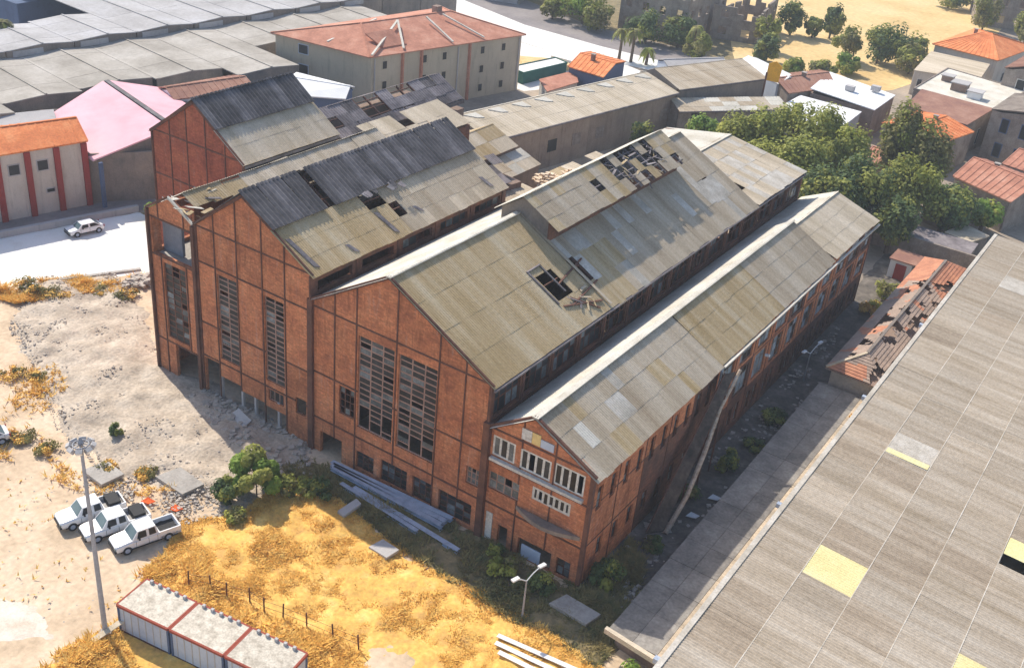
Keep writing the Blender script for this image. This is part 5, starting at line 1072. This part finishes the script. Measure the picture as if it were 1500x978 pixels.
for k, (a, b) in enumerate((((26.6, -8.6, .1), (33.4, -7.7, .1)), ((26.9, -9.3, .1), (33.4, -8.6, .1)), ((27.6, -9.9, .1), (34, -9.4, .1)))):
    chan(a, b, .4, .35, WHITE, 'white_beam', ['white beam at the bottom edge, farthest of the three', 'white beam at the bottom edge, middle of the three', 'white beam at the bottom edge, nearest of the three'][k], 'white beams at the bottom edge')

# ------------------------------------------------------------------ site cabins
cang = math.radians(8.5)
def cabin_master():
    o = thing('site_cabin', '', 'site cabin', (0, 0, 0), 0, 'row of site cabins'); o['_o'] = (0., 0., 0.)
    L_, W_, H = 4.55, 3.0, 2.5
    MB().box(.05, L_ - .05, .05, W_ - .05, .15, H - .12).build('wall', BLUEW, o)
    MB().box(0, L_, 0, W_, H - .02, H + .06).build('roof', mat('cabin_roof', (.58, .52, .43), (.40, .35, .28), (.70, .65, .55), s=1.6, rnd=.05, bs=7, fine=.3), o)
    for a, b in (((0, 0), (L_, 0)), ((L_, 0), (L_, W_)), ((L_, W_), (0, W_)), ((0, W_), (0, 0))):
        MB().beam((*a, H - .03), (*b, H - .03), .14, .2 + .005 * (a[0] > 0)).build('roof_trim', REDTRIM, o)
    for x, y in ((0.07, .07), (L_ - .07, .07), (L_ - .07, W_ - .07), (.07, W_ - .07)): MB().box(x - .08, x + .08, y - .08, y + .08, 0, H - .13).build('corner_post', BLUE, o)
    for k in range(6): MB().box(.5 + k * .65, .56 + k * .65, .02, .05, .2, H - .2).build('panel_rib', GREYW, o)
    for k in range(5):
        MB().box(.5 + k * .75, .72 + k * .75, W_ - .25, W_ - .05, H + .06, H + .3).build('roof_vent', GREYW, o)
    MB().box(0, L_, 0, W_, .0, .15).build('base_frame', STEEL, o)
    return o
cm = cabin_master()
LBC = ['site cabin at the left end of the row with a white red edged roof', 'second site cabin from the left in the row', 'third site cabin, cut by the bottom edge of the picture', 'fourth site cabin, below the picture edge at the right end']
for k in range(3):
    o = cm if k == 0 else copy_tree(cm)
    o.location = (5.2 + k * 4.72 * math.cos(cang), -25.1 + k * 4.72 * math.sin(cang), 0); o.rotation_euler = (0, 0, cang); o['label'] = LBC[k]
tag(MB().beam((4.6, -27.6, .1), (5.6, -24.6, 1.2), .5, .06).build('leaning_board', R_BEIGE), 'tan board leaning at the left end of the site cabins', 'board')

# wire fence behind the cabins
fe = thing('wire_fence', 'row of thin dark fence posts with wires in the golden grass behind the cabins', 'fence', (10, -18, 0))
fp = [(5.4, -19.0), (6.9, -18.2), (8.4, -18.0), (10.2, -17.4), (11.7, -17.4), (13.2, -17.0), (15.2, -16.6), (17.4, -16.2), (19.5, -15.8)]
for x, y in fp: MB().beam((x, y, 0), (x + U(-.1, .1), y + U(-.1, .1), 1.5), .085).build('fence_post', STEEL, fe)
for i in range(len(fp) - 1):
    for z in (.6, 1.2): MB().beam((*fp[i], z), (*fp[i + 1], z), .02).build('wire', STEEL, fe)

# ------------------------------------------------------------------ pickups and cars (nose to -y)
def loft(secs):
    """secs: list of closed rings (same count) -> mesh"""
    b = MB(); n = len(secs[0]); 
    for s in secs: b.v += [tuple(p) for p in s]
    for i in range(len(secs) - 1):
        for j in range(n): a = i * n + j; c = i * n + (j + 1) % n; b.f.append((a, c, c + n, a + n))
    b.f.append(tuple(range(n))[::-1]); b.f.append(tuple(range((len(secs) - 1) * n, len(secs) * n))); return b
def ring(y, w_, z0, z1, tuck=.08, top=.12):
    return [(-w_ + tuck, y, z0), (-w_, y, z0 + .18), (-w_, y, z1 - top), (-w_ + top, y, z1), (w_ - top, y, z1), (w_, y, z1 - top), (w_, y, z0 + .18), (w_ - tuck, y, z0)]
def vehicle(kind, label, group):
    o = thing('pickup_truck' if kind == 'pickup' else 'parked_car', label, 'pickup' if kind == 'pickup' else 'car', (0, 0, 0), 0, group); o['_o'] = (0., 0., 0.)
    L = 5.2 if kind == 'pickup' else 4.3; W = .9
    f = -L / 2
    if kind == 'pickup':
        body = loft([ring(f, .74, .42, .82), ring(f + .12, .85, .36, .92), ring(f + .5, W, .34, .98), ring(f + 1.35, W, .34, 1.06), ring(f + 3.42, W, .34, 1.08)])
        body.box(-W, W, f + 3.42, L / 2 - .02, .42, .62); body.box(-W, -W + .1, f + 3.43, L / 2, .42, 1.08); body.box(W - .1, W, f + 3.43, L / 2, .42, 1.08); body.box(-W + .1, W - .1, L / 2 - .1, L / 2, .42, 1.07)
        cab = [(f + 1.30, 1.05), (f + 1.85, 1.72), (f + 3.25, 1.74), (f + 3.42, 1.06)]
    else:
        body = loft([ring(f, .7, .38, .72), ring(f + .12, .82, .32, .8), ring(f + .9, W, .3, .92), ring(f + 2.2, W, .3, .95), ring(L / 2 - .5, W, .3, .97), ring(L / 2 - .08, .84, .34, .9), ring(L / 2, .74, .4, .82)])
        cab = [(f + 1.05, .92), (f + 1.65, 1.42), (f + 3.2, 1.44), (f + 3.95, .95)]
    body.build('body', WHITE_CAR, o)
    (y0, z0), (y1, z1), (y2, z2), (y3, z3) = cab; wb, wt = W - .04, W - .2
    b = MB(); b.add([(-wb, y0, z0), (wb, y0, z0), (wt, y1, z1), (-wt, y1, z1), (wt, y2, z2), (-wt, y2, z2), (wb, y3, z3), (-wb, y3, z3)], [(3, 2, 4, 5), (0, 1, 2, 3), (5, 4, 6, 7), (1, 6, 4, 2), (0, 3, 5, 7)]); b.build('cab', WHITE_CAR, o)
    def gl(P, nm):
        c = sum((V(*p) for p in P), V(0, 0, 0)) / len(P); Q = [c + (V(*p) - c) * .88 for p in P]; n = (Q[1] - Q[0]).cross(Q[2] - Q[0]).normalized()
        if n.dot(c - V(0, c.y, .8)) < 0 and abs(n.x) > .5: n = -n
        if abs(n.x) <= .5 and n.z < 0: n = -n
        MB().prism([q + n * .002 for q in Q], n * .02).build(nm, GLASS_CAR if nm != 'side_window' else GLASS_D, o)
    gl([(-wb, y0, z0), (wb, y0, z0), (wt, y1, z1), (-wt, y1, z1)], 'windscreen'); gl([(wt, y2, z2), (-wt, y2, z2), (-wb, y3, z3), (wb, y3, z3)], 'rear_window')
    ym = (y1 + y2) / 2 + .05
    for sx in (-1, 1):
        gl([(sx * wb, y0 + .35, z0 + .05), (sx * wb, ym - .08, z0 + .05), (sx * wt, ym - .08, z1 - .04), (sx * wt, y1, z1 - .04)], 'side_window')
        gl([(sx * wb, ym + .05, z0 + .05), (sx * wb, y3 - .15, z3 + .05), (sx * wt, y2 - .05, z2 - .04), (sx * wt, ym + .05, z2 - .04)], 'side_window')
        MB().box(sx * W - .02, sx * W + .12 * sx + .02, y0 + .5, y0 + .62, z0 + .02, z0 + .2).build('wing_mirror', BLACK, o)
        MB().box(min(sx * .5, sx * .8), max(sx * .5, sx * .8), f - .02, f + .12, .62, .78).build('headlight', GLASS_CAR, o)
        MB().box(min(sx * .72, sx * .88), max(sx * .72, sx * .88), L / 2 - .06, L / 2 + .03, .7, .95).build('tail_light', REDCOL, o)
        for yy in (f + .88, L / 2 - 1.05 if kind == 'pickup' else L / 2 - .75):
            b = MB(); b.tube([(sx * (W - .2), yy, .36), (sx * (W + .03), yy, .36)], .37, 18); wo = b.build('wheel', BLACK, o)
            MB().tube([(sx * (W + .03), yy, .36), (sx * (W + .045), yy, .36)], .2, 12).build('rim', GALV, wo)
    MB().box(-.8, .8, f - .06, f + .1, .36, .56).build('bumper', BLACK, o)
    MB().box(-.45, .45, f - .015, f + .1, .62, .76).build('grille', BLACK, o)
    for sx in (-1, 1):
        for yy in (y0 + .3, ym, y3 - .12): MB().box(sx * W - .006, sx * W + .006, yy - .012, yy + .012, .45, .96).build('door_gap', BLACK, o)
        MB().box(sx * W - .012, sx * W + .02, f + .35, L / 2 - .3, .33, .42).build('sill_trim', BLACK, o)
    if kind == 'pickup':
        MB().box(-W + .11, W - .11, f + 3.5, L / 2 - .11, .625, .66).build('bed_liner', BLACK if 'open' in label else GREYW, o)
        MB().box(-W + .1, W - .1, f + 3.44, f + 3.52, .62, 1.07).build('bed_front', WHITE_CAR, o)
    return o
def load(par_xy, rz, lb):
    b = MB(); b.box(-.72, .72, -.5, .45, 0, .62); o = b.build('bed_crate', BLACK); o.location = (*par_xy, .68); o.rotation_euler = (0, 0, rz); tag(o, lb, 'crate')
va = -.32
T = [(-6.55, -18.6, 'white double cab pickup farthest left of the three, black load in its bed'), (-3.9, -18.3, 'white double cab pickup in the middle of the three, black load in its bed'), (-1.1, -17.7, 'white double cab pickup nearest to the golden grass with an open empty bed')]
for k, (x, y, lb) in enumerate(T):
    v_ = vehicle('pickup', lb, 'pickups parked on the dirt'); v_.location = (x, y, 0.02); v_.rotation_euler = (0, 0, va)
    if k < 2:
        c, s = math.cos(va), math.sin(va); load((x - s * 1.8, y + c * 1.8), va, ['black crate in the bed of the leftmost pickup', 'black crate in the bed of the middle pickup'][k])
c1 = vehicle('car', 'white hatchback parked alone on the white lot by the grass verge', 'cars'); c1.location = (-51.2, 14.2, .02); c1.rotation_euler = (0, 0, math.radians(-13))
c2 = vehicle('car', 'white car cut off by the left edge of the picture on the dirt', 'cars'); c2.location = (-21.5, -18.4, .02); c2.rotation_euler = (0, 0, math.radians(-20))

# ------------------------------------------------------------------ lamps
m = thing('lamp_mast', 'tall grey lamp mast with a ring of floodlights in the lower left', 'lamp mast', (4.68, -25.9, 0))
MB().tube([(4.68, -25.9, 0), (4.68, -25.9, 8), (4.68, -25.9, 16.6)], [.19, .15, .10], 12).build('pole', POLE, m)
MB().tube([(4.68, -25.9, 0), (4.68, -25.9, .25)], .45, 10).build('base', CONC, m)
MB().tube([(4.68 + math.cos(a) * .5, -25.9 + math.sin(a) * .5, 16.45) for a in [i * 6.283 / 14 for i in range(15)]], .05, 6).build('ring', POLE, m)
for k in range(8):
    a = k * 6.283 / 8; c = V(4.68 + math.cos(a) * .6, -25.9 + math.sin(a) * .6, 16.4); t = V(math.cos(a), math.sin(a), -.6).normalized()
    fl = MB().beam(c, c + t * .28, .42, .34).build('floodlight', GREYW, m); MB().beam(c + t * .28, c + t * .3, .36, .28).build('lens', WHITE, fl)
    MB().beam((4.68, -25.9, 16.5), c, .05).build('bracket', POLE, m)
MB().tube([(4.68, -25.9, 16.6), (4.68, -25.9, 17.0)], [.2, .05], 8).build('cap', POLE, m)
def twin(x, y, h, dx, dy, lb):
    o = thing('street_lamp', lb, 'street lamp', (x, y, 0), 0, 'twin arm street lamps')
    MB().tube([(x, y, 0), (x, y, h - .5)], [.09, .06], 8).build('pole', POLE, o); d = V(dx, dy, 0)
    for s in (-1, 1):
        MB().tube([(x, y, h - .5), V(x, y, h - .05) + d * s * .45, V(x, y, h + .25) + d * s], .045, 6).build('arm', WHITE, o)
        c = V(x, y, h + .27) + d * s; MB().beam(c - d.normalized() * .2, c + d.normalized() * .45 * 1, .3, .14).build('lamp_head', WHITE, o)
twin(26.8, -5.6, 4.2, .35, 1.25, 'twin arm street lamp standing in the dry grass before the wing'); twin(30.6, 43, 4.0, .3, 1.6, 'twin arm street lamp in the shaded alley')
tag(MB().tube([(28.45, 34.5, 6.2), (28.9, 34.5, 6.3)], .16, 8).build('wall_lamp', WHITE), 'round white lamp on the side wall of the wing', 'lamp')

# ------------------------------------------------------------------ odds and ends
for k, (x, y, z, m_, lb) in enumerate(((31.6, 13.8, .2, WHITE, 'white scrap sheet on the alley floor near the pole foot'), (32.0, 17.4, .2, WHITE, 'small white scrap farther along the alley floor'), (-4.6, -14.6, .1, ORRED, 'orange red scrap lying behind the middle pickup'), (-2.2, -13.8, .1, ORRED, 'orange red scrap lying behind the right pickup'))):
    tag(MB().prism([(x - .5, y - .3, z), (x + .4, y - .2, z + .15), (x + .5, y + .4, z + .1), (x - .3, y + .3, z + .2)], (0, 0, .06)).build('scrap_sheet', m_), lb, 'scrap')
tag(MB().prism([(-9, -1.6, .2), (-6.6, -2.2, .2), (-6.3, -1.4, .7), (-8.5, -.9, .8)], (0, 0, .1)).build('broken_panel', GREYW), 'broken pale panel lying in the shade below the tall hall', 'panel')
bn = thing('market_booth', 'orange booth with a yellow post at the upper left corner', 'booth', (-121, 38, 0))
MB().box(-124, -119, 35, 41, 0, 3.0).build('wall', ORRED, bn); MB().box(-118.6, -117.9, 41.0, 41.7, 0, 11).build('post', ORANGE, bn); MB().box(-124.3, -118.7, 34.7, 41.3, 3.0, 3.2).build('roof', ORRED, bn)
house('blue_hall', 'dark blue long hall at the top edge of the upper left corner', 'hall', [(-190, 60), (-128, 58), (-128, 74), (-190, 82)], 6, 'flat', .5, BLUE, BLUE, .2)
house('white_flat_building', 'pale low building beyond the white forecourt, upper left', 'building', [(-127, 44), (-117, 50), (-121, 56), (-131, 50)], 3.5, 'flat', .5, GREYW, GREYW, .2)

def on_house(lab, fn):
    for o in bpy.data.objects:
        if o.type == 'EMPTY' and o.get('label') == lab: fn(o); return
for lab, x, y, z in (('house with a double pinkish red roof at the right edge below the arched house', 33, 114, 5.6), ('pale mansion with an orange red hipped roof beside the golden field', 9, 198, 8.0), ('small house with a bright orange tiled roof behind the beige roofs', -41, 118, 5.0), ('grey house with a bright orange edged shallow roof above the large trees', 19, 131, 5.8), ('wide building with a dull brown red roof behind the white roofs', -7, 137, 6.0), ('dark stone house with a white arched gable at the right edge', 29, 173, 10.6)):
    on_house(lab, lambda o: (MB().box(x - .35, x + .35, y - .3, y + .3, z - .6, z + 1.3).build('chimney', BROWNW, o), MB().box(x - .45, x + .45, y - .4, y + .4, z + 1.31, z + 1.45).build('chimney_cap', CONC, o)))
on_house('three storey beige apartment block with a faded red hipped roof', lambda o: [MB().beam((-56.6 + 7.4 * t, 73.2 + 32.6 * t, .2), (-56.6 + 7.4 * t, 73.2 + 32.6 * t, 9.7), .16).build('downpipe', GREYW, o) for t in (.02, .55, .98)])
on_house('bright white flat roofed building, right of the brown red roof', lambda o: [MB().box(x, x + 1.6, y, y + 1.1, 6.0, 6.9).build('roof_unit', GREYW, o) for x, y in ((1, 137), (4.5, 141))])
# ------------------------------------------------------------------ thin haze volume, added to lift the shadows
hz = bpy.data.materials.new('haze'); hz.use_nodes = True; hn = hz.node_tree; hn.nodes.remove(hn.nodes['Principled BSDF'])
pv = hn.nodes.new('ShaderNodeVolumePrincipled'); pv.inputs['Color'].default_value = (.86, .92, 1, 1); pv.inputs['Density'].default_value = .0004
hn.links.new(pv.outputs[0], hn.nodes['Material Output'].inputs['Volume'])
MB().box(-1510, 1510, -610, 2410, -1.2, 60.5).build('haze', hz, None, kind='stuff')
for o in list(bpy.data.objects):
    if '_o' in o: del o['_o']
